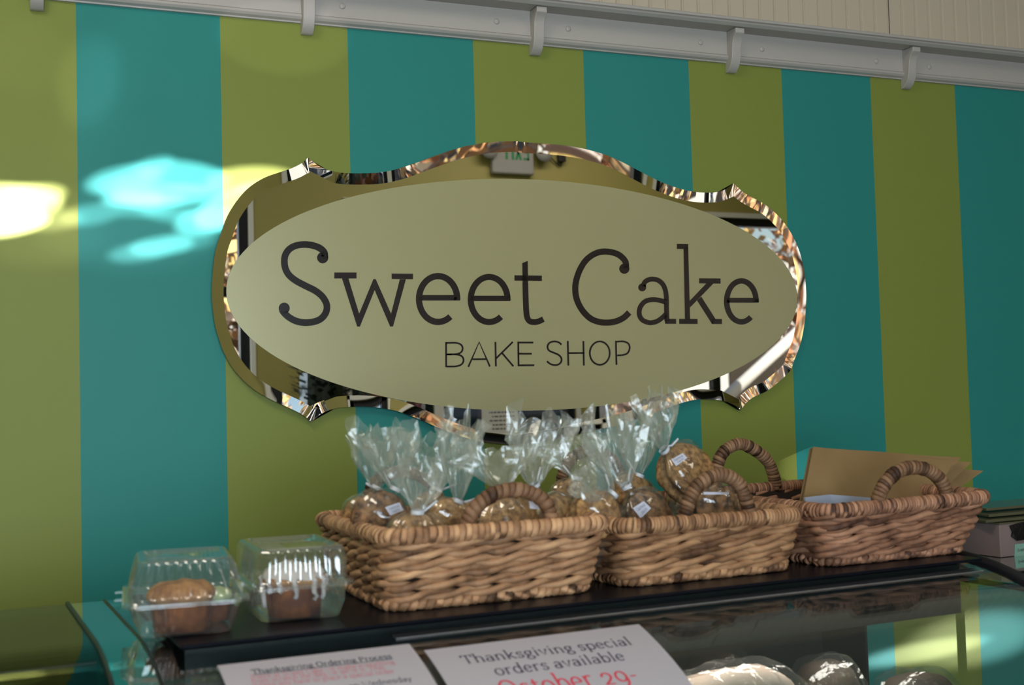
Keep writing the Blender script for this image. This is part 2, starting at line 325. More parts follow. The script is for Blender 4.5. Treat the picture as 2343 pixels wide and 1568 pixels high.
def bracket(x, t=.027):
    o2 = [(0, zs-.001), (.056, zs-.001), (.056, zs-.014)]
    o2 += [q for q in catmull([(.056, zs-.014), (.046, zs-.024), (.040, zs-.036), (.037, zs-.055), (.034, zs-.075), (.026, zs-.093), (.012, zs-.106), (0, zs-.108)], 4)][1:]
    b = MB(); b.rings([[Vector((x+dx, YW-d, z)) for d, z in o2] for dx in (-t/2, t/2)])
    return bevel(b.build('bracket', M['white'], led, smooth=False), .0015)
for x in bx: bracket(x+.004)
for px, py in ((783, 14), (1136, 49), (1300, 66), (1603, 97), (1743, 113), (2005, 140), (2126, 153)):
    p = wallpt(px, py, .012); b = MB()
    b.rings([[p+Vector((r*cos(2*pi*j/20), -d, r*sin(2*pi*j/20))) for j in range(20)] for r, d in ((.0072, -.001), (.0072, .0012), (.0060, .0026), (.0030, .0034), (.0006, .0036))])
    b.build('screw_cap', M['white'], led)
# beadboard above the ledge
b = MB(); x = X0+.3; zt = ZC-.0; z0 = zs+.02
while x < 4.6:
    w = .0475 if abs(x-2.55) > .03 else .0475
    pr = [(x, .004), (x+.003, .008), (x+w-.009, .008), (x+w-.006, .004), (x+w-.0045, .007), (x+w-.0015, .007), (x+w, .004)]
    b.rings([[Vector((px, YW-d, z)) for px, d in pr]+[Vector((x+w, YW, z)), Vector((x, YW, z))] for z in (z0, zt)], cap=(False, False)); x += w
tag(b.build('trim_1', M['cream'], smooth=False), kind='structure')
b = MB(); xj = wxz(2030, 50)[0]; b.box((xj-.0008, YW-.0086, zs+.045), (xj+.0008, YW-.0078, ZC)); tag(b.build('trim_2', mat('caulk_gap', (.08, .06, .04), .9), smooth=False), kind='structure')

# ================================================================== MIRROR SIGN
z5 = lambda x, y: (450+x/2.851, 300+y/2.851); z6 = lambda x, y: (1150+x/2.851, 300+y/2.851)
segs = [
 [z5(717, 183), z5(750, 210), z5(800, 245), z5(870, 270), z5(960, 283), z5(1100, 284), z5(1200, 277), z5(1300, 255), z5(1400, 222), z5(1500, 185), z5(1600, 150), z5(1700, 118), z5(1800, 97), z5(1900, 82), z5(2050, 76), z6(130, 83), z6(260, 92), z6(350, 99), z6(450, 113), z6(550, 134), z6(650, 163), z6(750, 206), z6(850, 258), z6(950, 310), z6(1050, 355), z6(1150, 388), z6(1230, 404), z6(1300, 409), z6(1370, 406), z6(1430, 388), z6(1470, 362), z6(1487, 347)],
 [z6(1487, 347), z6(1510, 372), z6(1550, 408), z6(1610, 443), z6(1680, 481), z6(1750, 535), z6(1820, 612), z6(1880, 710), z6(1920, 810), z6(1945, 920), z6(1957, 1050), z6(1955, 1160), z6(1943, 1280), z6(1920, 1390), z6(1880, 1495), (1799, 850), (1768, 879), (1745, 896), (1718, 908), (1700, 922), (1687, 939.7)],
 [(1687, 939.7), (1677, 929.8), (1662, 922.5), (1642, 917), (1615, 914.5), (1589, 914.5), (1565, 919), (1530, 930), (1477, 950), (1430, 966), (1388, 977), (1335, 989), (1280, 1001), (1225, 1011), (1170, 1017), (1106, 1012), (1071, 1005), (1007, 983), (954, 959.5), (908, 942.5), (876, 935.5), (849, 932), (814, 930.8), (780, 932.5), (759, 936), (735, 945), (721, 955), (707.8, 966.5)],
 [(707.8, 966.5), (699, 957), (681, 945), (654, 932), (618, 915.5), (582, 894.5), (552, 869), (528, 840), (510, 809), (499.5, 780), (491, 752), (485, 714), (482, 672), (485, 616), (492, 570), (502.6, 538.5), (516.6, 500), (537.7, 465), (565.7, 433.3), (600.8, 410.5), (639.4, 396.5), (667, 387), (688.5, 375.4), (701.5, 364.2)]]
out = []; cuts = []
for s in segs: cuts.append(len(out)); out += catmull(s, 4)[:-1]
out = [wxz(*p) for p in out]
def inset(P, d):
    n = len(P); A = sum(P[i][0]*P[(i+1) % n][1]-P[(i+1) % n][0]*P[i][1] for i in range(n)); sg = 1 if A > 0 else -1; R = []
    for i in range(n):
        a, p, c = P[i-1], P[i], P[(i+1) % n]
        n1 = Vector((-(p[1]-a[1]), p[0]-a[0])).normalized()*sg; n2 = Vector((-(c[1]-p[1]), c[0]-p[0])).normalized()*sg
        m = (n1+n2); m.normalize(); k = min(2.0, 1/max(.3, m.dot(n1))); R.append((p[0]+m.x*d*k, p[1]+m.y*d*k))
    return R
inn = inset(out, .0255)
def ang(p): return atan2(p[1]-Z(.258), p[0]-1.185)
for c in cuts:                       # keep the inner outline simple where it passes under a tip
    N_ = len(out); tp_ = inn[c]
    for sg_ in (1, -1):
        for k in range(1, 14):
            q = inn[(c+sg_*k) % N_]; da = (ang(q)-ang(tp_)+pi) % (2*pi)-pi; do = (ang(out[(c+sg_*13) % N_])-ang(out[c])+pi) % (2*pi)-pi
            if da*do <= 0: inn[(c+sg_*k) % N_] = tp_
for it in range(6):
    for i in range(len(inn)):
        if ((ang(inn[i])-ang(inn[i-1])+pi) % (2*pi)-pi) > 0: inn[i] = inn[i-1]
sgn = thing('mirror_sign', (1.185, YW, Z(.25)), 'large scalloped mirror on the striped wall with gold oval reading Sweet Cake Bake Shop', 'sign')
yb = YW-.010; b = MB(); n = len(out)
r0 = [Vector((x, yb, z)) for x, z in out]
def rise(i):
    a, c = out[i-1], out[(i+1) % len(out)]; t = Vector((c[0]-a[0], c[1]-a[1])).normalized(); return .0057+.0016*abs(t.x)**4
r1 = [Vector((x, yb-rise(i), z)) for i, (x, z) in enumerate(out)]; r2 = [Vector((x, yb-.0040, z)) for x, z in inn]
hub = Vector((1.185, 0, Z(.258)))
fan = lambda R, y: ([Vector((hub.x, y, hub.z))]+R, [(0, 1+i, 1+(i+1) % n) for i in range(n)])
b.add(*fan(r0, yb), 1); b.add(r0+r1, [(i, (i+1) % n, n+(i+1) % n, n+i) for i in range(n)], 1)
b.build('mirror_back', [M['mirror_edge'], M['mirror_edge']], sgn, smooth=False)
b = MB()
for k in range(4):
    I = [i % n for i in range(cuts[k], (cuts[k+1] if k < 3 else n)+1)]; m = len(I)
    b.add([r1[i] for i in I]+[r2[i] for i in I], [(i, i+1, m+i+1, m+i) for i in range(m-1)])
bo = b.build('bevelled_edge', M['mirror'], sgn, smooth=True, recalc=False)
b = MB(); b.add(*fan(r2, yb-.0040)); b.build('mirror_face', M['mirror'], sgn, smooth=False, recalc=False)
for x in (.75, 1.6): b = MB(); b.box((x-.05, yb, Z(.2)), (x+.05, YW, Z(.32))); b.build('fixing_block', M['mirror_edge'], sgn, smooth=False)
ocx, ocz, orx, orz = 1.1865, Z(.258), .7485, .2805
b = MB(); N = 160; oy = yb-.0046
b.add([Vector((ocx+orx*cos(2*pi*i/N), oy, ocz+orz*sin(2*pi*i/N))) for i in range(N)], [tuple(range(N))])
b.build('gold_oval', M['gold'], sgn, smooth=False, recalc=False)
def zs_(f, P): return [f(*p) for p in P]
def letter(Q, nm):
    b = MB()
    for q in Q: b.add([wallpt(px, py, YW-(oy-.0006)) for px, py in q], [tuple(range(len(q)))])
    b.build(nm, M['ink'], sgn, smooth=False)
big = []; W5 = 44/2.851; W6 = 40/2.851
sm = lambda P, f: catmull(zs_(f, P), 6)
big += stroke2d(sm([(836, 832), (832, 792), (800, 762), (750, 745), (700, 740), (650, 747), (608, 768), (580, 805), (572, 850), (580, 900), (605, 942), (650, 978), (710, 1010), (770, 1040), (815, 1075), (842, 1115), (850, 1150), (840, 1190), (810, 1225), (765, 1244), (705, 1250), (650, 1240), (605, 1217), (572, 1188), (556, 1165)], z5), W5)
big += disc2d(z5(822, 826), 37/2.851) + disc2d(z5(571, 1156), 36.5/2.851)
letter(big, 'letter'); big = []
big += [tuple(zs_(z5, q)) for q in ([(898, 923), (1043, 923), (1043, 962), (898, 962)], [(1272, 930), (1411, 931), (1411, 967), (1272, 965)],
       [(948, 962), (990, 962), (1060, 1192), (1065, 1276), (1047, 1276)], [(1060, 1192), (1153, 966), (1168, 966), (1161, 1038), (1065, 1276)],
       [(1161, 1038), (1168, 966), (1268, 1192), (1281, 1276), (1262, 1276)], [(1268, 1192), (1325, 967), (1365, 967), (1281, 1276)])]
letter(big, 'letter'); big = []
def ee(f, x0, x1, y0, y1, yb0, yb1, wv, xt):
    cx = (x0+x1)/2; rx = (x1-x0)/2-wv/2; cy = (y0+y1)/2; ry = (y1-y0)/2-wv/2
    P = [(cx+rx*cos(radians(a)), cy-ry*sin(radians(a))) for a in range(-2, 312, 6)]
    return stroke2d(zs_(f, P), wv/2.851)+[tuple(zs_(f, [(x0+wv*.5, yb0), (x1-2, yb0), (x1-2, yb1), (x0+wv*.5, yb1)]))]
letter(ee(z5, 1430, 1720, 926, 1266, 1070, 1106, 41, 1707), 'letter'); letter(ee(z5, 1768, 2048, 932, 1266, 1074, 1109, 40, 2035), 'letter')
big += [tuple(zs_(z5, q)) for q in ([(2073, 941), (2252, 943), (2252, 978), (2073, 976)], [(2124, 862), (2160, 847), (2162, 1000), (2126, 1000)])]
big += stroke2d(sm([(2144, 990), (2146, 1080), (2150, 1170), (2156, 1215), (2172, 1240), (2203, 1247), (2233, 1241), (2262, 1227)], z5), 38/2.851)
letter(big, 'letter'); big = []
big += stroke2d(sm([(806, 892), (802, 855), (777, 822), (735, 797), (668, 786), (605, 799), (545, 842), (502, 910), (478, 985), (475, 1050), (488, 1110), (522, 1172), (572, 1222), (628, 1245), (685, 1250), (738, 1242), (788, 1219), (826, 1184)], z6), W6) + disc2d(z6(794, 898), 33.5/2.851)
letter(big, 'letter'); big = []
big += stroke2d(sm([(918, 1012), (926, 988), (948, 972), (978, 966), (1015, 974), (1045, 1000), (1062, 1040), (1068, 1090), (1069, 1160), (1072, 1240)], z6), 32/2.851) + disc2d(z6(911, 1020), 26/2.851)
big += stroke2d(sm([(1068, 1117), (1020, 1104), (975, 1100), (930, 1112), (900, 1145), (891, 1180), (896, 1210), (915, 1235), (950, 1249), (975, 1250), (1010, 1240), (1045, 1215), (1070, 1190)], z6), 32/2.851)
big += [tuple(zs_(z6, [(1058, 1225), (1132, 1225), (1132, 1258), (1060, 1258)]))]
letter(big, 'letter'); big = []
big += [tuple(zs_(z6, q)) for q in ([(1137, 736), (1211, 738), (1211, 770), (1137, 769)], [(1180, 760), (1211, 760), (1223, 1230), (1190, 1230)],
       [(1152, 1225), (1272, 1226), (1272, 1259), (1152, 1258)], [(1282, 961), (1422, 962), (1422, 996), (1282, 994)], [(1333, 990), (1380, 990), (1222, 1152), (1218, 1110)], [(1268, 1105), (1296, 1080), (1390, 1228), (1366, 1259)], [(1366, 1226), (1431, 1226), (1431, 1259), (1366, 1259)])]
letter(big, 'letter'); letter(ee(z6, 1444, 1672, 960, 1263, 1088, 1120, 36, 1663), 'letter')
sml = []; WS = 11.5/2.851; st = lambda P, f: stroke2d(zs_(f, P), WS); sc = lambda P, f: stroke2d(sm(P, f), WS)
SM = [st([(1627, 1377), (1628, 1541)], z5)+sc([(1627, 1383), (1690, 1382), (1724, 1394), (1735, 1418), (1725, 1443), (1692, 1456), (1627, 1458)], z5)+sc([(1627, 1458), (1695, 1458), (1730, 1470), (1741, 1496), (1728, 1522), (1692, 1535), (1628, 1536)], z5),
 st([(1772, 1539), (1843, 1377), (1913, 1537)], z5)+st([(1797, 1489), (1889, 1488)], z5), st([(1949, 1376), (1952, 1536)], z5)+st([(2062, 1376), (1953, 1484)], z5)+st([(1990, 1446), (2066, 1535)], z5),
 st([(2098, 1374), (2100, 1535)], z5)+st([(2098, 1380), (2196, 1380)], z5)+st([(2098, 1453), (2186, 1453)], z5)+st([(2100, 1529), (2202, 1528)], z5),
 sc([(384, 1394), (366, 1379), (336, 1373), (306, 1382), (293, 1406), (303, 1432), (335, 1447), (366, 1461), (383, 1482), (382, 1505), (366, 1522), (340, 1527), (312, 1520), (289, 1502)], z6),
 st([(425, 1370), (429, 1530)], z6)+st([(527, 1370), (530, 1530)], z6)+st([(427, 1449), (530, 1448)], z6), sc([(634+65*cos(a*.3142), 1449+76*sin(a*.3142)) for a in range(21)], z6),
 st([(739, 1369), (743, 1526)], z6)+sc([(740, 1375), (788, 1373), (820, 1387), (829, 1416), (816, 1448), (786, 1461), (742, 1464)], z6)]
for q in SM: letter(q, 'small_letter')

# ================================================================== DISPLAY CASES
ZT, YC, RC = -.300, 1.70, .60
def prof_z(y): return ZT if y >= YC else ZT-(RC-sqrt(max(1e-6, RC*RC-(YC-y)**2)))
def surf(s, a, lift=0.):   # a = arc length forward from the start of the curve (negative = flat part)
    if a <= 0: return CP(s, YC-a, ZT+lift)
    t = a/RC; return CP(s, YC-(RC+lift)*sin(t), ZT-RC+(RC+lift)*cos(t))
def px_surf(px, py):
    r = ray(px, py); lo, hi = .5, 4.
    f = lambda k: (k*r.z)-prof_z(max(k*r.dot(E2), YC-.599))
    for _ in range(60):
        m = (lo+hi)/2
        if f(m) > 0: lo = m
        else: hi = m
    s = lo*r.dot(E1); y = lo*r.dot(E2); a = YC-y if y >= YC else RC*math.asin((YC-y)/RC)
    return s, a
AB = -(2.06-YC)
def sheet(s0, s1, thick=.006, a0=AB, a1=.62, n=30):
    b = MB(); A = [a0, -.001]+[a1*i/n for i in range(n+1)]
    rs = []
    for s in (s0, s1): rs.append([surf(s, a) for a in A]+[surf(s, a, -thick) for a in reversed(A)])
    b.rings(rs); return b
def edge_tube(b, s, r, a0=AB, a1=.62, n=40, lift=0.):
    b.tube([surf(s, a0+(a1-a0)*i/n, lift) for i in range(n+1)], r, 8)
case = thing('display_case', CP(.95, 1.7, -1.55), 'curved glass bakery display case with black top carrying the baskets', 'display case')
SL, SR = .247, 1.668
o = sheet(SL, SR).build('curved_glass', M['glass'], case, smooth=False)
b = MB(); b.box((.277, 1.575, ZT+.0005), (1.645, 2.055, ZT+.0055), CP); deck = bevel(b.build('black_top', M['black'], case, smooth=False), .002)
b = MB(); b.box((.29, 1.615, -.393), (1.63, 1.70, -.308), CP); b.build('light_rail', M['inside'], case, smooth=False)
b = MB(); edge_tube(b, SR+.008, .011); b.build('right_gasket', M['gasket'], case)
b = MB(); edge_tube(b, SL-.002, .0025); b.build('left_gasket', M['gasket'], case)
b = MB(); b.rings([[surf(s, a) for a in [AB]+[.62*i/24 for i in range(25)]]+[surf(s, a, -.02) for a in reversed([AB]+[.62*i/24 for i in range(25)])] for s in (.192, .244)]); b.build('end_panel', M['steel'], case, smooth=False)
a0 = px_surf(1000, 1447)[1]
b = MB(); b.rings([[surf(s, a0-.007, .0003), surf(s, a0-.007, .002), surf(s, a0+.009, .002), surf(s, a0+.009, .0003)] for s in (.56, 1.635)]); b.build('trim_strip', M['alu'], case, smooth=False)
b = MB(); b.box((SL, 1.12, -1.55), (SR, 2.05, -.93), CP); b.box((SL, 1.14, -.93), (SR, 2.05, -.90), CP); bevel(b.build('base_cabinet', M['black'], case, smooth=False), .004)
b = MB(); b.box((SL+.002, 2.03, -.90), (SR, 2.05, -.31), CP); b.box((SL+.002, 1.72, -.90), (SL+.008, 2.03, -.31), CP); b.box((SR-.008, 1.90, -.90), (SR-.002, 2.05, -.31), CP); b.build('rear_door', M['inside'], case, smooth=False)
b = MB(); b.box((.28, 1.50, -.625), (1.64, 2.02, -.615), CP); b.build('inner_shelf', M['inside'], case, smooth=False)
# left neighbour
cas2 = thing('display_case', CP(-.3, 1.7, -1.55), 'neighbouring glass case at the far left, its bare top mirroring the green stripe', 'display case')
sheet(-.95, .186).build('curved_glass', M['glass_dull'], cas2, smooth=False)
b = MB(); edge_tube(b, .189, .0035, lift=.001); b.build('right_gasket', M['gasket'], cas2)
b = MB(); b.box((-.95, 1.60, -.345), (.18, 1.63, -.308), CP); b.build('light_rail', M['gasket'], cas2, smooth=False)
b = MB(); b.box((-.95, 1.12, -1.55), (.186, 2.05, -.9), CP); b.box((-.95, 2.03, -.9), (.186, 2.05, -.31), CP); b.build('base_cabinet', M['inside'], cas2, smooth=False)
# right neighbour: lower counter that carries the cake boxes
cas3 = thing('side_counter', CP(2.2, 1.75, -1.55), 'shiny dark counter right of the display case, under the cake boxes', 'counter')
ZK = -.338
b = MB(); b.box((SR+.015, 1.25, ZK-.012), (2.9, 2.2, ZK), CP); bevel(b.build('countertop', M['steel'], cas3, smooth=False), .003)
for q in ((2.85, 1.3), (2.85, 2.15)):
    b = MB(); b.tube([CP(*q, -.96), CP(*q, ZK-.011)], .012); b.build('post', M['steel'], cas3)
b = MB(); b.box((SR+.03, 1.30, -1.55), (2.88, 2.18, -.95), CP); b.build('counter_body', M['inside'], cas3, smooth=False)

# ------------------------------------------------------------------ paper notices lying on the curved glass
def notice(name, pl, pr, label, h, lines):
    s0, a0 = px_surf(*pl); s1, a1 = px_surf(*pr); L = .34
    root = thing(name, surf((s0+s1)/2, (a0+a1)/2, .0008), label, 'notice')
    k = (a1-a0)/(s1-s0)
    fn = lambda u, v, l=.0012: surf(u, (a0+(u-s0)*k)-v, l)     # v = up the sheet
    b = MB(); n = 24
    b.rings([[fn(s, -L*i/n, .0009) for i in range(n+1)]+[fn(s, -L*i/n, .0004) for i in range(n, -1, -1)] for s in (s0, s1)]); b.build('sheet', M['paper'], root, smooth=False)
    for txt, p0, p1, em, m, bold in lines:
        q0 = px_surf(*p0); q1 = px_surf(*p1)
        c0 = (q0[0], (a0+(q0[0]-s0)*k)-q0[1]); c1 = (q1[0], (a0+(q1[0]-s0)*k)-q1[1])
        b = MB()
        if txt == '_': b.add([fn(*c0), fn(*c1), fn(c1[0], c1[1]+em), fn(c0[0], c0[1]+em)], [(0, 1, 2, 3)])
        else: text_mesh(b, txt, c0, c1, em, lambda u, v: fn(u, v, .0013), bold=bold)
        b.build('print', M[m], root, smooth=False)
    return root
notice('paper_notice', (497, 1525), (936, 1475), 'white printed notice headed Thanksgiving Ordering Process taped on the curved glass', .3, [
  ('Thanksgiving Ordering Process', (578, 1545), (899, 1508), .0165, 'ink_dark', 1.25), ('_', (578, 1547.5), (899, 1510.5), .0012, 'ink_dark', 1),
  ('(Here at Sweet Cake we make everything', (574, 1557.5), (905, 1521), .0145, 'ink_pink', .9), ('from scratch the day we serve it. That', (577, 1567.5), (882, 1533), .0145, 'ink_pink', .9),
  ('means you have to place a special order', (577, 1578), (905, 1542), .0145, 'ink_pink', .9), ('on Wednesday', (800, 1578), (944, 1560), .0145, 'ink_dark', .9)])
notice('paper_notice', (970, 1490), (1461, 1430), 'large white notice announcing Thanksgiving special orders available, right of the ordering notice', .3, [
  ('Thanksgiving special', (1062, 1522), (1450, 1477), .029, 'ink_dark', 1.0), ('orders available', (1136, 1548), (1434, 1512), .029, 'ink_dark', 1.0),
  ('October 29-', (1152, 1601), (1468, 1560), .048, 'ink_red', 1.05)])

# ================================================================== BASKETS
def loop_pts(cs, rad=.030, n=7, step=.006):
    P = []
    for i in range(4):
        a, p, c = cs[i-1], cs[i], cs[(i+1) % 4]
        d0 = (a-p); d1 = (c-p); p0 = p+d0*(rad/d0.length); p1 = p+d1*(rad/d1.length)
        for j in range(n+1):
            t = j/n; P.append(p0*(1-t)**2+p*2*t*(1-t)+p1*t*t)
    return resample(P, step)
def resample(P, step, closed=True):
    Q = P+[P[0]] if closed else P; Ls = [0]
    for i in range(len(Q)-1): Ls.append(Ls[-1]+(Q[i+1]-Q[i]).length)
    n = max(8, int(Ls[-1]/step)); R = []; k = 0
    for i in range(n if closed else n+1):
        d = Ls[-1]*i/n
        while k < len(Ls)-2 and Ls[k+1] < d: k += 1
        t = (d-Ls[k])/max(1e-9, Ls[k+1]-Ls[k]); R.append(Q[k].lerp(Q[k+1], min(1, t)))
    return R
def frames(P, closed, up):
    n = len(P); F_ = []
    for i in range(n):
        a = P[(i-1) % n] if (closed or i > 0) else P[0]; c = P[(i+1) % n] if (closed or i < n-1) else P[-1]
        t = (c-a).normalized(); nn = t.cross(up).normalized(); F_.append((P[i], nn, nn.cross(t)))
    return F_
def coil(b, P, closed, r, pitch, up=Vector((0, 0, 1)), strand=.55, seg=5, per=13, jit=.25, rnd=None, squash=.6):
    # fibre wound round and round a core
    rnd = rnd or random; Fm = frames(P, closed, up); n = len(Fm)
    step = sum((P[(i+1) % n]-P[i]).length for i in range(n if closed else n-1))/(n if closed else n-1); Ltot = step*(n if closed else n-1)
    pos = 0.; centre = []; wid = []; tones = []
    while pos < Ltot:
        p = pitch*(1+jit*(rnd.random()-.5)*2); rr = r*(1+.10*(rnd.random()-.5)); tn = min(1, max(0, rnd.gauss(.5, .26)))
        for j in range(per):
            d = pos+p*j/per; k = d/step; i = int(k); f = k-i
            if not closed and i >= n-1: break
            A = Fm[i % n]; B = Fm[(i+1) % n]; c = A[0].lerp(B[0], f); nn = A[1].lerp(B[1], f); bb = A[2].lerp(B[2], f); a = 2*pi*j/per
            dr = (nn*cos(a)+bb*sin(a)); centre.append((c+dr*rr, dr)); wid.append(p*strand); tones.append(tn)
        pos += p
    rs = []; m = len(centre)
    for i in range(m):
        t = (centre[min(m-1, i+1)][0]-centre[max(0, i-1)][0]).normalized(); dr = centre[i][1]; sd = t.cross(dr).normalized(); w = wid[i]
        rs.append([centre[i][0]+sd*(w*cos(2*pi*j/seg))+dr*(w*squash*sin(2*pi*j/seg)) for j in range(seg)])
    b.rings(rs, tone=tones)
    b.tube(P, r*.97, 8, loop=closed, up=up, tone=[.12]*len(P))
def rope(b, P, r_off, r_str, pitch, phase, up, rnd, seg=6):
    n = len(P); Fm = frames(P, True, up); step = sum((P[(i+1) % n]-P[i]).length for i in range(n))/n
    turns = max(1, round(n*step/pitch))
    for k in range(2):
        rs = []; tn = []
        for i in range(n):
            a = 2*pi*turns*i/n+phase+k*pi; c, nn, bb = Fm[i]; c2 = c+nn*(r_off*cos(a)*.8)+bb*(r_off*sin(a))
            w = r_str*(1+.16*noise.noise(Vector((i*step*14, phase*3, k*7.))))
            rs.append([c2+nn*(w*cos(2*pi*j/seg))+bb*(w*sin(2*pi*j/seg)) for j in range(seg)])
            tn.append(min(1, max(0, .5+.75*noise.noise(Vector((i*step*9, phase*5+11, k*9.))))))
        b.rings(rs, loop=True, tone=tn)
def basket(name, label, bot, rim, handles, m, rows, rim_r, rim_p, seed, twist=.055, brz=.0075, group=None):
    rnd = random.Random(seed); up = Vector((0, 0, 1)); ctr = sum(bot, Vector())/4
    root = thing(name, Vector((ctr.x, ctr.y, EYE+ZT+.0055)), label, 'basket', group)
    lerp = lambda f: [bot[i].lerp(rim[i], f) for i in range(4)]
    b = MB()
    for k in range(rows):
        f = (k+.85)/(rows+.55); P = loop_pts(lerp(f), .032)
        P = [p+Vector((0, 0, .0028*noise.noise(p*16+Vector((k*3., 0, 0))))) for p in P]
        rope(b, P, .0048, .0060, twist*(1+.15*rnd.random()), rnd.random()*6, up, rnd)
    b.build('woven_sides', m, root)
    b = MB(); rs = []
    for f in [i/6 for i in range(7)]:
        cs = lerp(f); c0 = sum(cs, Vector())/4; L_ = loop_pts([c0+(p-c0)*.955 for p in cs], .03, step=.002); rs.append([L_[int(q*len(L_)/96)] for q in range(96)])
    b.rings(rs, cap=(True, False)); b.build('shadow_shell', M['wickin'], root)  # inner shell behind the weave; its near-black colour paints shade into the gaps
    b = MB(); coil(b, loop_pts(lerp(0), .032), True, brz*.62, .0125, rnd=rnd, strand=.60, squash=.62); b.build('base_braid', m, root)
    b = MB(); coil(b, loop_pts(rim, .040), True, rim_r, rim_p, rnd=rnd, strand=.62, squash=.32); b.build('rim', m, root)
    for hp, hr in handles:
        P = resample([Vector(q) for q in catmull(hp, 8)], .005, False)
        t = (P[-1]-P[0]).normalized(); b = MB(); coil(b, P, False, hr, rim_p*1.12, up=t.cross(up).normalized(), rnd=rnd, strand=.62, squash=.36); b.build('handle', M['wickh'], root)
    return root
zb = ZT+.0055+.0088
def bcorner(px, py, y): s = onCz(px, py, zb)[0]; return s
def handle(P, y, sp=0.): return [tuple(PY(px, py, y)) for px, py in P]
def rimC(px, py, y): return PY(px, py, y)
# basket 1
r = [rimC(888, 1232, 1.635), rimC(1392, 1197, 1.62)]; bl = rimC(728, 1187, 2.06); br = r[1]+(bl-r[0])
rim1 = [r[0], r[1], br, bl]
bot1 = [CP(.583, 1.650, zb), CP(.905, 1.645, zb), CP(.93, 2.00, zb), CP(.60, 2.00, zb)]
basket('wicker_basket', 'wicker basket nearest the muffin boxes, leftmost of the three, full of bagged cookies', bot1, rim1,
  [(handle([(1066, 1208), (1070, 1192), (1084, 1166), (1118, 1137), (1160, 1122), (1201, 1124), (1235, 1139), (1256, 1163), (1263, 1195), (1265, 1212)], 1.64), .0095),
   (handle([(842, 1160), (845, 1130), (862, 1100), (900, 1082), (945, 1084), (985, 1105), (1000, 1135), (1003, 1155)], 2.055), .0095)], M['wick1'], 6, .0115, .0095, 3, twist=.115, group='wicker baskets on the display case')
r = [rimC(1428, 1207, 1.64), rimC(1838, 1178, 1.64)]; br = r[1]+E2*.415+E3*.004; bl = r[0]+E2*.415+E3*.004
rim2 = [r[0], r[1], br, bl]
bot2 = [CP(.972, 1.650, zb), CP(1.288, 1.650, zb), CP(1.29, 2.00, zb), CP(.975, 2.00, zb)]
basket('wicker_basket', 'middle wicker basket of the three, holding bagged cookies under two round handles', bot2, rim2,
  [(handle([(1568, 1195), (1569, 1180), (1576, 1148), (1596, 1112), (1632, 1090), (1665, 1090), (1692, 1110), (1706, 1142), (1717, 1175), (1720, 1190)], 1.645), .0105),
   (handle([(1284, 1140), (1284, 1115), (1290, 1080), (1312, 1046), (1350, 1030), (1390, 1044), (1416, 1076), (1426, 1110), (1428, 1135)], 2.055), .0105)], M['wick2'], 6, .0125, .0062, 5, twist=.12, group='wicker baskets on the display case')
r = [rimC(1893, 1172, 1.625), rimC(2268, 1137, 1.625)]; bl = r[0]+E2*.425+E3*.004+E1*.005; br = r[1]+E2*.425+E3*.004
rim3 = [r[0], r[1], br, bl]
bot3 = [CP(1.362, 1.640, zb), CP(1.675, 1.645, zb), CP(1.68, 2.00, zb), CP(1.365, 2.00, zb)]
basket('wicker_basket', 'rightmost wicker basket, reddish brown, filled with brown paper bags', bot3, rim3,
  [(handle([(2004, 1168), (2008, 1155), (2014, 1128), (2031, 1099), (2057, 1078), (2092, 1070), (2126, 1078), (2151, 1098), (2164, 1125), (2168, 1144), (2170, 1156)], 1.63), .0112),
   (handle([(1638, 1115), (1640, 1085), (1645, 1054), (1660, 1030), (1692, 1016), (1725, 1029), (1755, 1053), (1768, 1082), (1774, 1105), (1776, 1118)], 2.045), .0115)], M['wick3'], 6, .0125, .0062, 9, twist=.14, group='wicker baskets on the display case')

# ================================================================== COOKIES IN CELLOPHANE
def cookie(name_, c, r, th, nrm, m, label, seed):
    nrm = nrm.normalized(); a = nrm.cross(Vector((0, 0, 1))).normalized(); u = a.cross(nrm); b = MB(); N = 40; rs = []
    prof = [(.02, .46), (.35, .50), (.65, .47), (.85, .38), (.96, .20), (1.0, 0), (.96, -.25), (.85, -.42), (.5, -.48), (.02, -.5)]
    for pr, pz in prof:
        ring = []
        for j in range(N):
            t = 2*pi*j/N; p = Vector((cos(t)*pr, sin(t)*pr, pz*.5)); k = 1+.07*noise.noise(p*2.3+Vector((seed, 0, 0)))+.035*noise.noise(p*8+Vector((0, seed, 0)))
            ring.append(c+a*(p.x*r*k)+u*(p.y*r*k)+nrm*(th*(pz+.12*noise.noise(p*7+Vector((0, 0, seed))))))
        rs.append(ring)
    b.rings(rs); return tag(b.build('cookie', m), label, 'cookie', 'bagged cookies in the baskets')
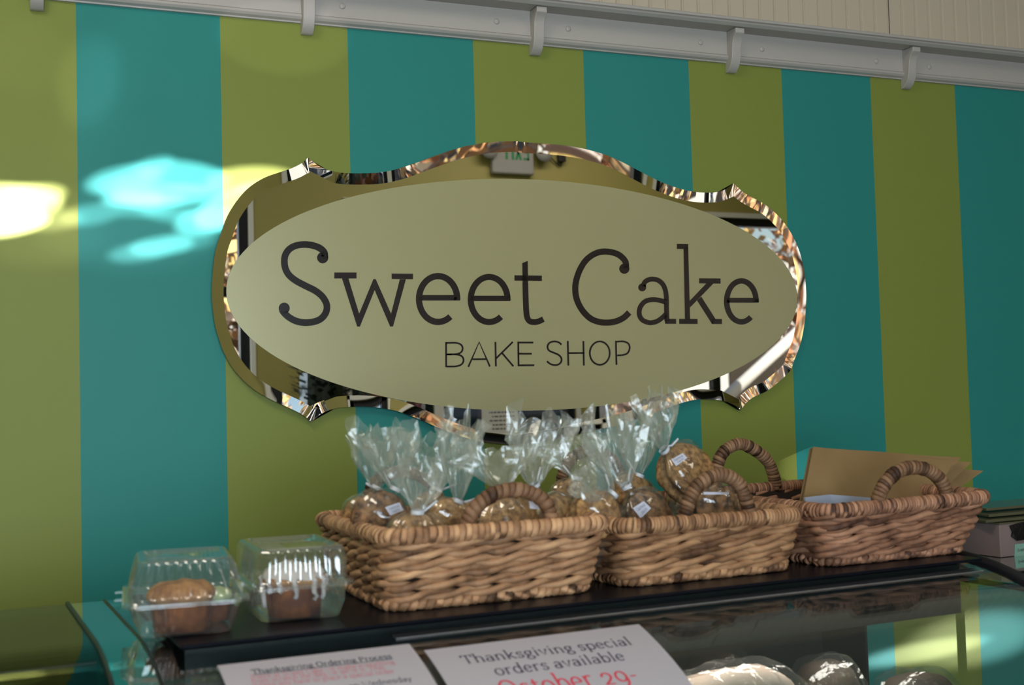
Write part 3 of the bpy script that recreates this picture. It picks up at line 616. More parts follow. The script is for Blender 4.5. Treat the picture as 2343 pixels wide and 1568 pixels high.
def bag(key, desc, ck, rpx, y, neck, top, topw, where, dark=False, ncook=2, tilt=(0, .25), lab=None, floor=None, tie=True, nk=.0085):
    rnd = random.Random(sum(map(ord, key))*13); c = PY(*ck, y); dep = y/ray(*ck).normalized().dot(E2)
    R = rpx*onCy(*ck, y)[1]/F/(ray(*ck).dot(E2))*1.0
    yn = y-.004; N = PY(*neck, yn); T = PY(*top, yn+.004) if top else None
    nrm = (-E2+E1*tilt[0]+Vector((0, 0, tilt[1]))).normalized()
    bc = CP(.745 if c.dot(E1) < .955 else 1.15, 1.84, 0); drift = Vector((bc.x-c.x, bc.y-c.y, 0)); drift = drift*min(1, .045/max(.001, drift.length))
    root = thing('cellophane_bag', Vector((c.x, c.y, (floor or (c.z-R*1.2-EYE))+EYE)), desc, 'bag', 'cellophane cookie bags')
    up = (N-c); up.normalize()
    a = up.cross(-nrm).normalized(); f = a.cross(up).normalized()          # a: sideways, f: front/back
    # body of the bag
    b = MB(); S = 44; rs = []; hN = (N-c).length; hb = R*1.12 if floor is None else max(R*1.05, c.z-EYE-floor)
    K = 18; sd = rnd.random()*50
    for i in range(K+1):
        t = i/K; h = -hb+(hb+hN)*t
        if h < 0: q = sqrt(max(0, 1-(h/hb)**4))*.98+.02
        else:
            q = (1-(h/hN)**2.2); hh = min(1, h/(R*1.02)); qq = sqrt(max(0, 1-hh*hh)); q = max(qq, .0)*.9+.1*q; q = max(q*1.04, nk/R*(.9+.1*q))
        dn = (E3*h+drift*min(1, -h/.11)) if h < 0 else up*h; q *= 1 if h > 0 else 1-.20*min(1, -h/.11)
        ring = []
        for j in range(S):
            an = 2*pi*j/S; fold = 1+(.10*max(0, h/hN)**1.0)*sin(11*an+sd)*min(1, q*2)+.05*noise.noise(Vector((cos(an)*2, sin(an)*2, t*4+sd)))
            ring.append(c+dn+a*(cos(an)*R*1.07*q*fold)+f*(sin(an)*max(nk, R*.56*q)*fold if q > .12 else sin(an)*nk*fold))
        rs.append(ring)
    b.rings(rs, cap=(True, False)); b.build('pouch', M['cello_body'], root, smooth=True)
    # ruffled top
    if T:
        ax = (T-N); Ht = ax.length; ax.normalize(); a2 = ax.cross(-nrm).normalized(); f2 = a2.cross(ax).normalized(); Wt = topw*R/rpx*.70
        ph = rnd.random()*2*pi
        a2, f2 = a2*cos(.5*sin(ph))+f2*sin(.5*sin(ph)), f2*cos(.5*sin(ph))-a2*sin(.5*sin(ph))
        b = MB(); S = 72; K = 9; rs = []; nr = rnd.choice((5, 6, 7)); tri = lambda x: 2*abs(2*((x/(2*pi)) % 1)-1)-1; lean = a2*(rnd.random()-.5)*.8; q1 = [rnd.random()*6.28 for _ in range(4)]
        for i in range(K+1):
            t = i/K; g = nk/Wt+(1-nk/Wt)*(1-(1-t)**1.55); ring = []
            for j in range(S):
                an = 2*pi*j/S; ru = .30*t**.5*tri(nr*an+q1[0]+1.5*t)+.18*t**.5*tri((nr*2+1)*an+q1[1]-2*t)+.45*t*noise.noise(Vector((cos(an)*1.6+q1[2], sin(an)*1.6, t*2.2)))
                w = Wt*g*(1+ru); hh = Ht*t*(1+.34*t*t*noise.noise(Vector((cos(an)*2.2, sin(an)*2.2, q1[3])))+.16*t*t*tri(4*an+q1[2]))
                p = N+ax*hh+lean*(Wt*t*t)+a2*(cos(an)*w)+f2*(sin(an)*w*(.42+.1*sin(q1[1])))
                k3 = Vector((cos(an)*5.5+q1[1], sin(an)*5.5, t*1.3+q1[0])); p += Vector((noise.noise(k3), noise.noise(k3+Vector((9, 0, 0))), .3*noise.noise(k3+Vector((0, 9, 0)))))*(.010*t**.5)
                p += Vector((noise.noise(p*40), noise.noise(p*40+Vector((9, 0, 0))), noise.noise(p*40+Vector((0, 9, 0)))))*(.0075*t**.6)
                ring.append(p)
            rs.append(ring)
        b.rings(rs, cap=(False, False)); b.build('ruffled_top', M['cello'], root, smooth=False)
    if tie:
        b = MB(); b.rings([[N+up*dz+a*((nk*1.12)*cos(2*pi*j/16))+f*(nk*1.12*sin(2*pi*j/16)) for j in range(16)] for dz in (-.003, -.001, .001, .003)], cap=(False, False))
        sd2 = rnd.choice((-1, 1)); e = N+a*(sd2*.030)+up*.016+f*.0
        if tie is not True: e = PY(*tie, yn-.01)
        b.tube([N+a*(nk if (e-N).dot(a) > 0 else -nk)+f*-.0, N.lerp(e, .55)+Vector((0, 0, -.003)), e], .0019, 6)
        b.build('twist_tie', M['tie'], root)
    if lab:
        P = [PY(px, py, y-R*.62-.014) for px, py in lab[0]]; b = MB(); off = -E2*.0006
        b.add(P+[p+E2*.0004 for p in P], [(0, 1, 2, 3), (7, 6, 5, 4), (0, 4, 5, 1), (1, 5, 6, 2), (2, 6, 7, 3), (3, 7, 4, 0)]); o = b.build('price_label', M['tag'], root, smooth=False); o['label'] = 'white handwritten label'
        if lab[1]:
            b = MB(); fn = lambda u, v: (P[3].lerp(P[2], u)).lerp(P[0].lerp(P[1], u), v)+off
            text_mesh(b, 'Oatmeal', (.12, .56), (.88, .56), .48, fn, bold=.75); text_mesh(b, 'raisin', (.25, .16), (.78, .16), .48, fn, bold=.75)
            b.build('label_print', M['ink_dark'], o, smooth=False)
    for k in range(ncook):
        cc = c-nrm*(R*.52*(k-(ncook-1)/2)*-1*.9)*-1 if ncook > 1 else c
        pos = ('front', 'rear')[k] if ncook > 1 else 'single'
        cookie('cookie', cc, R*.93, R*.40, nrm, M['cookie_dark' if dark else 'cookie'], f'{"dark" if dark else "golden"} {pos} cookie inside the {where}', rnd.random()*40)
    if floor is not None and hb > R*1.6:
        cookie('cookie', c-E3*(hb-R*.45)+drift*.9, R*.66, R*.36, E3, M['cookie'], f'cookie lying flat at the bottom of the {where}', rnd.random()*40)
    return root
bag('A', 'clear bag with Oatmeal raisin label at the left end of the leftmost basket', (868, 1190), 70, 1.80, (904, 1119), (898, 992), 100, 'labelled bag at the far left', lab=([(881, 1161), (914, 1150), (924, 1168), (893, 1180)], True), tilt=(-.15, .3), floor=-.258, dark=True)
bag('B', 'clear tied bag behind the labelled bag at the left end of the leftmost basket', (830, 1184), 50, 1.885, (863, 1117), (848, 995), 80, 'bag behind the far left labelled bag', tie=(838, 1106), tilt=(-.3, .2), floor=-.262)
bag('C', 'small clear bag sunk low at the front left rim of the leftmost basket', (952, 1238), 72, 1.675, (955, 1172), (968, 1062), 90, 'low bag at the front left rim', floor=-.268, tilt=(0, .4), ncook=1)
bag('D', 'tall clear bag standing just left of the front handle of the leftmost basket', (1030, 1192), 56, 1.76, (1048, 1146), (1055, 968), 100, 'tall bag left of the nearest handle', floor=-.262)
bag('D2', 'clear bag with a bushy top behind the tall bag left of the front handle', (985, 1170), 46, 1.86, (1000, 1118), (1005, 1010), 105, 'bushy topped bag behind the tall bag', floor=-.262)
bag('E', 'large clear bag of a big cookie framed by the front handle of the leftmost basket', (1170, 1212), 88, 1.725, (1150, 1120), (1135, 1022), 120, 'big bag framed by the leftmost front handle', floor=-.268, lab=([(1210, 1147), (1226, 1147), (1235, 1166), (1213, 1164)], False), tilt=(.1, .25), ncook=1)
bag('F', 'clear bag right of the front handle of the leftmost basket', (1270, 1200), 72, 1.765, (1222, 1112), (1225, 968), 115, 'bag right of the leftmost front handle', floor=-.262, tilt=(.2, .25))
bag('G', 'clear bag at the back of the leftmost basket, above the right end of its handle', (1305, 1146), 52, 1.87, (1318, 1094), (1310, 1000), 110, 'bag behind the leftmost handle right end', floor=-.262)
bag('H', 'clear bag in the front right corner of the leftmost basket, its top leaning left', (1362, 1180), 62, 1.71, (1402, 1131), (1330, 1072), 110, 'bag in the leftmost basket right corner', floor=-.268)
bag('I', 'clear bag with Oatmeal raisin label at the front left of the middle basket', (1478, 1186), 68, 1.745, (1432, 1112), (1395, 965), 110, 'labelled bag at the front of the middle basket', lab=([(1448, 1163), (1473, 1147), (1490, 1163), (1466, 1187)], True), floor=-.262, tilt=(.1, .3), dark=True)
bag('L', 'clear bag with high frilled top at the back left of the middle basket', (1445, 1130), 52, 1.87, (1462, 1088), (1450, 960), 110, 'frilled bag at the middle basket back', floor=-.262)
bag('J', 'topmost clear bag on the pile in the middle basket, labelled and lifted above the rest', (1572, 1085), 76, 1.80, (1520, 1030), (1495, 912), 112, 'topmost labelled bag of the middle basket', lab=([(1536, 1052), (1562, 1037), (1573, 1048), (1547, 1067)], True), tilt=(.15, .55), ncook=2, tie=(1552, 1004))
bag('K', 'low clear pack of dark brownies framed by the front handle of the middle basket', (1642, 1166), 62, 1.755, (1668, 1110), None, 0, 'dark pack framed by the middle basket handle', dark=True, floor=-.262, lab=([(1610, 1126), (1668, 1127), (1668, 1132), (1610, 1132)], False), tie=False, ncook=1, tilt=(0, .1))

# ================================================================== MUFFIN BOXES
def rsq(c, hx, hy, rad, z, rot, n=6, corr=0., cn=0):
    P = []
    for k, (sx, sy) in enumerate(((1, 1), (-1, 1), (-1, -1), (1, -1))):
        for j in range(n+1):
            a = (k+j/n)*pi/2; P.append((sx*(hx-rad)+rad*cos(a), sy*(hy-rad)+rad*sin(a)))
    Q = []
    for i in range(len(P)):
        a, d = P[i], P[(i+1) % len(P)]; L = sqrt((a[0]-d[0])**2+(a[1]-d[1])**2); m = max(1, int(L/.002))
        for j in range(m): Q.append((a[0]+(d[0]-a[0])*j/m, a[1]+(d[1]-a[1])*j/m))
    out = []
    for i in range(160):
        p = Q[int(i*len(Q)/160)]; l = sqrt(p[0]**2+p[1]**2); k = 1+(corr/l)*sin(cn*i*2*pi/160)
        x, y = p[0]*k, p[1]*k; out.append(CP(c[0]+x*cos(rot)-y*sin(rot), c[1]+x*sin(rot)+y*cos(rot), z))
    return out
def clamshell(cs, cy, wb, wf, wt, hb, hl, rot, label, dy=1.0):
    z0 = ZT+.0058; c = (cs, cy); root = thing('muffin_box', CP(cs, cy, z0), label, 'container', 'clear muffin boxes')
    b = MB()
    def R_(h, z, rad=.014, **k): return rsq(c, h, h*dy, rad, z, rot, **k)
    b.rings([R_(wb*.40, z0+.004), R_(wb*.47, z0+.0005), R_(wb*.5, z0+.003), R_(wb*.5+(wf-wb)*.15, z0+hb*.5, corr=.0022, cn=44), R_(wf*.435, z0+hb-.004, corr=.0016, cn=44), R_(wf*.445, z0+hb), R_(wf*.5, z0+hb, .02), R_(wf*.503, z0+hb-.004, .02)], cap=(True, False))
    b.build('base_tray', M['clam'], root, smooth=True)
    zl = z0+hb+.0012; b = MB()
    b.rings([R_(wf*.503, zl-.002, .02), R_(wf*.5, zl+.0025, .02), R_(wf*.455, zl+.0025), R_(wf*.447, zl+.006, corr=.0018, cn=40), R_((wf*.447+wt*.5)/2, zl+hl*.5, corr=.0030, cn=40), R_(wt*.5, zl+hl*.88, corr=.0020, cn=40), R_(wt*.485, zl+hl*.97), R_(wt*.46, zl+hl), R_(wt*.42, zl+hl), R_(wt*.405, zl+hl-.004)], cap=(False, True))
    b.build('lid', M['clam'], root, smooth=True)
    for sy in (-.22, .22):
        P = []
        for dx, d in ((-.50, -.02), (-.56, -.02), (-.56, .045), (-.50, .045)):
            x, y = dx*wf, (sy+d)*wf; P.append((cs+x*cos(rot)-y*sin(rot), cy+x*sin(rot)+y*cos(rot)))
        b = MB(); b.rings([[CP(*p, zl+q) for p in P] for q in (-.001, .001)]); b.build('latch_tab', M['clam'], root, smooth=False)
    return root
def muffin(cs, cy, rb, rt, h, label, glazed, seed, mtop='muffin'):
    z0 = ZT+.0085; root = thing('muffin', CP(cs, cy, z0), label, 'muffin', 'boxed muffins'); b = MB(); N = 48
    def ring(r, z, k=0., rough=.06): return [CP(cs+r*cos(2*pi*j/N)*(1+rough*noise.noise(Vector((cos(2*pi*j/N)*2, sin(2*pi*j/N)*2, z*40+seed)))+k*cos(2*pi*j/N*14)), cy+r*sin(2*pi*j/N)*(1+rough*noise.noise(Vector((cos(2*pi*j/N)*2, sin(2*pi*j/N)*2, z*40+seed)))+k*cos(2*pi*j/N*14)), z0+z+(.006*noise.noise(Vector((cos(2*pi*j/N)*3*r/rt, sin(2*pi*j/N)*3*r/rt, seed))) if z > h*.7 else 0)) for j in range(N)]
    b.rings([ring(rb*.5, 0), ring(rb, .001, .012), ring(rb+(rt*.94-rb)*.5, h*.33, .016), ring(rt*.94, h*.62, .014)], cap=(True, False)); b.build('muffin_side', M['muffin_cup'], root)
    b = MB(); b.rings([ring(rt*.93, h*.60), ring(rt*1.03, h*.66, rough=.10), ring(rt*1.05, h*.73, rough=.12), ring(rt*.96, h*.84, rough=.12), ring(rt*.72, h*.94, rough=.12), ring(rt*.40, h*.99), ring(rt*.05, h)], cap=(False, True)); b.build('muffin_crown', M[mtop], root)
    if glazed:
        b = MB(); rnd = random.Random(seed)
        b.rings([ring(rt*1.045, h*.76, rough=.12), ring(rt*.99, h*.855, rough=.12), ring(rt*.74, h*.955, rough=.12), ring(rt*.41, h*1.01), ring(rt*.05, h*1.02)], cap=(False, True))
        for k in range(13):
            a = 2*pi*k/13+rnd.random()*.3; L = h*(.25+.45*rnd.random()); P = []
            for q in range(7):
                z = h*.78-L*q/6; rr = (rt*1.055 if z > h*.64 else (rb+(rt*.94-rb)*max(0, z)/(h*.62))+.0035); P.append(CP(cs+rr*cos(a+.03*q*rnd.random()), cy+rr*sin(a), z0+max(.003, z)))
            b.tube(P, lambda t: .0045*(1-.25*t), 6)
        b.build('white_glaze', M['glaze'], root)
    return root
clamshell(.306, 1.704, .116, .160, .124, .047, .052, radians(-8), 'clear hinged muffin box at the left end of the black top', dy=1.22)
muffin(.297, 1.672, .036, .044, .066, 'plain brown crumbly muffin at the front of the left clear box', False, 3.1)
muffin(.348, 1.722, .022, .027, .046, 'pale green paper cup behind the brown muffin in the left clear box', False, 8.1, 'cup_green')
clamshell(.464, 1.742, .112, .144, .124, .050, .050, radians(-4), 'clear ribbed muffin box touching the side of the leftmost basket', dy=1.45)
muffin(.458, 1.700, .036, .043, .072, 'glazed muffin with white icing drips in the right clear box', True, 5.7)

# ================================================================== PAPER BAGS, WAX SHEETS, CAKE BOXES
def kraft(P, th, label, lay=3):
    root = thing('paper_bag', (P[3]+P[2])/2, label, 'paper bag', 'folded paper bags in the rightmost basket')
    nrm = (P[1]-P[0]).cross(P[3]-P[0]).normalized()
    if nrm.dot(E2) < 0: nrm = -nrm
    b = MB(); n = 16
    def face(off, k):
        rows = []
        for i in range(n+1):
            u = i/n; t = P[0].lerp(P[1], u); q = P[3].lerp(P[2], u); sag = nrm*(.0015*sin(u*9+k)+.002*sin(u*pi)*k)
            rows.append([t.lerp(q, v/6)+nrm*off+sag*(1-v/6) for v in range(7)])
        return rows
    f0 = face(0, 1); f1 = face(th*.30, .4); b.rings([a+c[::-1] for a, c in zip(f0, f1)]); b.build('front_sheet', M['kraft'], root, smooth=False)
    b = MB(); f2 = face(th*.70, .2); f3 = face(th, 0); b.rings([a+c[::-1] for a, c in zip(f2, f3)]); b.build('back_sheet', M['kraft'], root, smooth=False)
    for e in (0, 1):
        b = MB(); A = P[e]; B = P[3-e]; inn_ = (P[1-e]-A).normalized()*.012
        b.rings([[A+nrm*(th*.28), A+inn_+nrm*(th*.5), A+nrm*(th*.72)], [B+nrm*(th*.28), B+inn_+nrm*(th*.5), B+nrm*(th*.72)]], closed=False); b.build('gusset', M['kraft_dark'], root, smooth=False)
def low(p, q, z): t = (z+EYE-p.z)/(q.z-p.z); return p.lerp(q, t)
def kb(tl, tr, y, sl, sr, yb_, zb_=-.268): return [PY(*tl, y), PY(*tr, y), CP(sr, yb_, zb_), CP(sl, yb_, zb_)]
kraft(kb((1862, 1022), (2184, 1054), 1.815, 1.372, 1.640, 1.742), .013, 'front brown paper bag, widest of the stack leaning in the rightmost basket')
kraft(kb((1878, 1024), (2198, 1047), 1.831, 1.376, 1.642, 1.758), .013, 'second brown paper bag, just behind the front one in the rightmost basket')
kraft(kb((1900, 1036), (2222, 1058), 1.847, 1.380, 1.644, 1.774), .012, 'third brown paper bag in the rightmost basket, its folded edge showing at right')
kraft(kb((1925, 1046), (2250, 1078), 1.862, 1.384, 1.646, 1.789), .013, 'rearmost brown paper bag of the leaning stack, sticking out furthest right')
b = MB(); P = [PY(1842, 1139, 1.722), PY(1900, 1132, 1.732), PY(1990, 1139, 1.726), PY(2020, 1146, 1.722)]; Q = [low(p, p-E3*.1+E1*.015, -.255) for p in P]
b.rings([[p, p+E2*.004, q+E2*.004, q] for p, q in zip(P, Q)]); tag(b.build('wax_paper', M['wax'], smooth=False), 'white wax paper sheets between the front rim and brown bags in the rightmost basket', 'paper')
def cbox(s0, s1, y0, y1, z0, z1, label, tape=False):
    root = thing('cake_box', CP((s0+s1)/2, (y0+y1)/2, z0), label, 'box', 'bakery boxes on the side counter')
    b = MB(); b.box((s0, y0, z0), (s1, y1, z1), CP); bevel(b.build('carton', M['cardboard'], root, smooth=False), .0015)
    b = MB(); b.box((s0-.002, y0-.002, z1), (s1+.002, y1, z1+.003), CP); b.build('box_lid', M['boardtop'], root, smooth=False)
    return root
s_, y_, _ = onCz(2290, 1277, ZK)
bxr = cbox(s_, s_+.26, y_, y_+.115, ZK+.0005, ZK+.066, 'pinkish cardboard cake box with a teal shop label at the right edge')
b = MB(); L0 = [onCy(px, py, y_-.0012) for px, py in ((2322, 1246), (2400, 1238), (2400, 1270), (2321, 1277))]; b.add([CP(*q) for q in L0]+[CP(q[0], q[1]+.001, q[2]) for q in L0], [(0, 1, 2, 3), (7, 6, 5, 4), (0, 4, 5, 1), (3, 2, 6, 7)]); lb = b.build('shop_label', M['tealcard'], bxr, smooth=False); lb['label'] = 'teal shop label'
cc = PY(2362, 1258, y_-.0018); b = MB(); b.add([cc+E1*(.0215*cos(i*pi/24))+E3*(.0088*sin(i*pi/24)) for i in range(48)], [tuple(range(48))]); b.build('label_oval', M['cream_card'], lb, smooth=False)
b = MB(); t0 = PY(2329, 1263, y_-.0024); text_mesh(b, 'Sweet Cake', (0, 0), (.036, .0012), .0088, lambda u, v: t0+E1*u+E3*v); b.build('label_print', M['ink_dark'], lb, smooth=False)
b = MB(); Fp = [(2310, 1203), (2343, 1194), (2380, 1188), (2380, 1228), (2343, 1236), (2328, 1238), (2314, 1228), (2317, 1218)]; q = [PY(px, py, y_-.002-.002*(i % 2)) for i, (px, py) in enumerate(Fp)]
b.add(q+[p+E2*.0015 for p in q], [tuple(range(8)), tuple(range(15, 7, -1))]+[(i, (i+1) % 8, 8+(i+1) % 8, 8+i) for i in range(8)]); b.build('foil_seal', M['foil'], bxr, smooth=False)
for i, (dz, ds, dn) in enumerate(((.0, .0, .0), (.008, .03, .02), (.017, .055, .05))):
    b = MB(); z1 = ZK+.0705+dz
    b.rings([[CP(s_-.03+ds+x, y_+.005+dn+yy, z1+zz) for x, yy in ((0, 0), (.24, -.0), (.26, .11), (.03, .11))] for zz in (0, .0055)])
    tag(bevel(b.build('cake_board', M['boardtop'], smooth=False), .001), ['lowest olive board lying on the cake box lid', 'middle olive board stacked on the cake box', 'topmost olive board on the cake box stack'][i], 'board', 'boards on the cake box')

# ------------------------------------------------------------------ wrapped loaves inside the case
def loaf(c, l, w, h, rot, m, label, wrap=.012):
    root = thing('wrapped_loaf', c, label, 'loaf', 'wrapped loaves inside the case'); N = 40; rnd = random.Random(int(l*1e4))
    def shape(k, sd, am):
        rs = []
        for i in range(15):
            t = i/14; x = (t-.5)*l*k; q = sqrt(max(.02, 1-abs(2*t-1)**3.2)); ring = []
            for j in range(N):
                a = 2*pi*j/N; ca = cos(a); sa = sin(a); y = math.copysign(abs(ca)**.7, ca)*w/2*q*k; z = h/2+math.copysign(abs(sa)**.75, sa)*h/2*(q if sa > 0 else 1)*k
                p = Vector((x, y, z)); p *= 1; p += Vector((noise.noise(p*30+Vector((sd, 0, 0))), noise.noise(p*30+Vector((0, sd, 0))), noise.noise(p*30+Vector((0, 0, sd)))))*am
                ring.append(c+E1*(p.x*cos(rot)-p.y*sin(rot))+E2*(p.x*sin(rot)+p.y*cos(rot))+E3*max(.001, p.z))
            rs.append(ring)
        return rs
    b = MB(); b.rings(shape(.93, 1., .004)); b.build('bread', m, root)
    b = MB(); b.rings(shape(1.06, 5., .011)); b.build('plastic_wrap', M['wrap'], root, smooth=False)
zl = -.615
loaf(CP(1.165, 1.665, zl), .32, .13, .175, .16, M['pale_loaf'], 'pale pink loaf in crumpled plastic, seen through the glass beside the large notice')
loaf(CP(1.40, 1.70, zl), .16, .11, .155, 1.2, M['loaf'], 'dark loaf in shiny plastic behind the glass, right of the pale loaf')
loaf(CP(1.545, 1.64, zl), .15, .12, .125, .1, M['loaf'], 'dark plastic wrapped loaf near the right end of the case')
loaf(CP(1.27, 1.85, zl), .14, .10, .16, .4, M['loaf'], 'dark wrapped loaf standing behind the pale loaf in the case')

# ================================================================== FRONT WALL THINGS (seen in the mirror)
ex = thing('exit_sign', (3.075, YF, Z(1.58)), 'white exit sign with green letters, reflected at the top of the mirror', 'sign')
b = MB(); b.box((2.925, YF, Z(1.50)), (3.225, YF+.05, Z(1.74))); bevel(b.build('housing', M['exit_white'], ex, smooth=False), .012, 3)
b = MB(); q = []; z0, z1, t = Z(1.594), Z(1.705), .020
def rect(x0, z0_, x1, z1_): q.append(((x0, z0_), (x1, z0_), (x1, z1_), (x0, z1_)))
# as read from inside the room (facing -Y, x runs right to left)
def ltr(cx, kind):
    w = .021
    if kind == 'E':
        rect(cx+w-t*.7, z0, cx+w, z1); [rect(cx-w, z, cx+w, z+t*.75) for z in (z0, (z0+z1)/2-.008, z1-t*.75)]
    if kind == 'X': q.append(((cx-w-.004, z0), (cx-w+.014, z0), (cx+w+.004, z1), (cx+w-.014, z1))); q.append(((cx+w+.004, z0), (cx+w-.014, z0), (cx-w-.004, z1), (cx-w+.014, z1)))
    if kind == 'I': rect(cx-.009, z0, cx+.009, z1)
    if kind == 'T': rect(cx-.009, z0, cx+.009, z1); rect(cx-w-.003, z1-t*.75, cx+w+.003, z1)
for cx, k in ((3.168, 'E'), (3.112, 'X'), (3.072, 'I'), (3.028, 'T')): ltr(cx, k)
for p in q: b.add([Vector((x, YF+.0512, z)) for x, z in p], [(0, 1, 2, 3)])
b.build('exit_letters', M['exit_green'], ex, smooth=False)
for dx, nm in ((2.90, 1), (3.29, 2)):
    b = MB(); b.rings([[Vector((dx+r*cos(2*pi*j/20), YF+.05+d, Z(1.66)+r*sin(2*pi*j/20)-d*.5)) for j in range(20)] for r, d in ((.015, -.04), (.045, -.03), (.062, .02), (.058, .03), (.01, .035))]); b.build('emergency_lamp', M['exit_white'], ex)
ad = thing('power_adapter', (3.435, YF, Z(1.63)), 'black power adapter plugged high on the front wall, reflected right of the exit sign', 'adapter')
b = MB(); b.box((3.41, YF+.01, Z(1.60)), (3.46, YF+.05, Z(1.70))); bevel(b.build('adapter_block', M['gasket'], ad, smooth=False), .004)
b = MB(); b.tube([Vector(p) for p in catmull([(3.435, YF+.02, Z(1.60)), (3.43, YF+.02, Z(1.575)), (3.38, YF+.02, Z(1.61)), (3.32, YF+.02, Z(1.68))], 6)], .004, 6); b.build('cord', M['gasket'], ad)
nt_ = thing('hours_notice', (2.955, YF-.02, Z(-.16)), 'white hours notice taped inside the dark door, reflected below the gold oval', 'notice')
b = MB(); b.box((2.83, YF-.02, Z(-.215)), (3.085, YF-.0185, Z(.02))); b.build('sheet', M['trim_white'], nt_, smooth=False)
b = MB()
for i, (a0_, a1_) in enumerate(((.1, .8), (.1, .72), (.35, .8), (.1, .72), (.35, .75))):
    z = Z(-.07)-i*.027; x = a0_                     # print too small to read in the photo: word-length dashes
    while x < a1_-.02:
        wl = min(a1_-x, .05+.07*random.random()); b.add([Vector((3.085-q*.255, YF-.0178, z+dz)) for q, dz in ((x, 0), (x+wl, 0), (x+wl, .008), (x, .008))], [(0, 1, 2, 3)]); x += wl+.025
b.build('print', M['ink_dark'], nt_, smooth=False)
tp = thing('potted_topiary', (1.70, YF+.35, 0), 'dense dark green topiary bush by the front wall, reflected at the mirror lower left', 'plant')
b = MB(); rnd = random.Random(4)
for i in range(900):
    a = rnd.random()*2*pi; z = .55+1.25*rnd.random(); rr = .17*(.75+.3*rnd.random()); p = Vector((1.70+rr*cos(a), YF+.35+rr*sin(a), z)); o_ = Vector((cos(a), sin(a), .5)).normalized(); sd = Vector((-sin(a), cos(a), 0)); l = .06; w = .02
    b.add([p, p+o_*l*.5+sd*w, p+o_*l, p+o_*l*.5-sd*w], [(0, 1, 2, 3)])
b.rings([[Vector((1.70+r*cos(2*pi*j/20), YF+.35+r*sin(2*pi*j/20), z)) for j in range(20)] for r, z in ((.05, .5), (.15, .56), (.16, 1.2), (.14, 1.75), (.02, 1.82))])
b.build('foliage', M['leaf_dark'], tp, smooth=False)
b = MB(); b.rings([[Vector((1.70+r*cos(2*pi*j/24), YF+.35+r*sin(2*pi*j/24), z)) for j in range(24)] for r, z in ((.11, 0), (.15, .4), (.165, .4), (.165, .43), (.13, .43), (.12, .36))]); b.build('pot', M['frame_black'], tp)
b = MB(); b.tube([Vector((1.70, YF+.35, .36)), Vector((1.70, YF+.35, .6))], .02); b.build('stem', M['bark'], tp)

# ================================================================== OUTDOORS beyond the front windows
shell('ground', (-30, -40, -.2), (40, YF-.12, -.02), M['asphalt'])
def tree(x, y, h, r, m, label, seed, nl=4600):
    root = thing('tree', (x, y, 0), label, 'tree', 'street trees beyond the front windows'); rnd = random.Random(seed)
    b = MB(); b.tube([Vector((x, y, -.05)), Vector((x+.05, y, h*.3)), Vector((x, y+.05, h*.55)), Vector((x, y, h*.9))], lambda t: .13*(1-.8*t), 8)
    for k in range(9):
        a = rnd.random()*6.28; z = h*(.3+.4*rnd.random()); b.tube([Vector((x, y, z)), Vector((x+cos(a)*r*.4, y+sin(a)*r*.4, z+r*.35)), Vector((x+cos(a)*r*.8, y+sin(a)*r*.8, z+r*.6))], lambda t: .045*(1-.8*t), 6)
    b.build('trunk', M['bark'], root); b = MB()
    for i in range(nl):
        d = Vector((rnd.gauss(0, 1), rnd.gauss(0, 1), rnd.gauss(0, 1))).normalized()*(rnd.random()**.4); p = Vector((x, y, h*.62))+Vector((d.x*r, d.y*r, d.z*h*.42)); s = .07+.06*rnd.random()
        u = Vector((rnd.gauss(0, 1), rnd.gauss(0, 1), rnd.gauss(0, 1))).normalized(); v = u.cross(Vector((rnd.random(), 1, rnd.random()))).normalized()
        b.add([p-u*s, p+v*s*.6, p+u*s, p-v*s*.6], [(0, 1, 2, 3)], 0, rnd.random())
    b.build('foliage', m, root, smooth=False, recalc=False)
tree(2.75, -8.7, 5.2, 1.45, M['autumn'], 'golden autumn street tree reflected in the left end of the mirror', 1)
tree(6.4, -8.0, 5.6, 2.1, M['autumn'], 'orange autumn street tree reflected above the blue car', 2)
tree(11.0, -7.5, 5.4, 2.2, M['autumn'], 'yellow autumn street tree reflected in the right end of the mirror', 3)
tree(2.75, -3.9, 1.75, .5, M['hedge'], 'low red and green flowering shrub reflected along the mirror bottom edge', 5, 1200)
def vehicle(cx, cy, m, roof, label):
    car = thing('parked_car', (cx, cy, 0), label, 'car', 'cars parked outside')
    b = MB(); b.rings([[Vector((cx+x, cy+y, z)) for x, z in ((-2.2, .35), (-2.2, .85), (-1.4, .98), (1.6, 1.0), (2.15, .88), (2.2, .35))] for y in (-.85, .85)]); bevel(b.build('car_body', m, car, smooth=False), .06, 3)
    b = MB(); b.rings([[Vector((cx+x, cy+y, .98)) for x, y in ((-1.5, .8), (1.6, .8), (1.6, -.8), (-1.5, -.8))], [Vector((cx+x, cy+y, roof-.05)) for x, y in ((-.9, .66), (1.2, .66), (1.2, -.66), (-.9, -.66))]]); b.build('car_windows', M['darkglass'], car, smooth=False)
    b = MB(); b.box((cx-.95, cy-.68, roof-.05), (cx+1.25, cy+.68, roof)); bevel(b.build('car_roof', m, car, smooth=False), .02)
    for x in (-1.4, 1.4):
        for y in (-.85, .85): b = MB(); b.rings([[Vector((cx+x+r*cos(2*pi*j/24), cy+y+d, .32+r*sin(2*pi*j/24))) for j in range(24)] for r, d in ((.05, -.09), (.32, -.09), (.32, .09), (.05, .09))]); b.build('wheel', M['tyre'], car)
vehicle(8.6, -6.0, M['carblue'], 1.5, 'bright blue car parked outside, reflected at the lower right of the mirror')
vehicle(3.9, -5.65, mat('navy_car_paint', (.008, .012, .04), .2, coat=.5), 1.75, 'dark navy car parked outside, reflected around the hours notice')
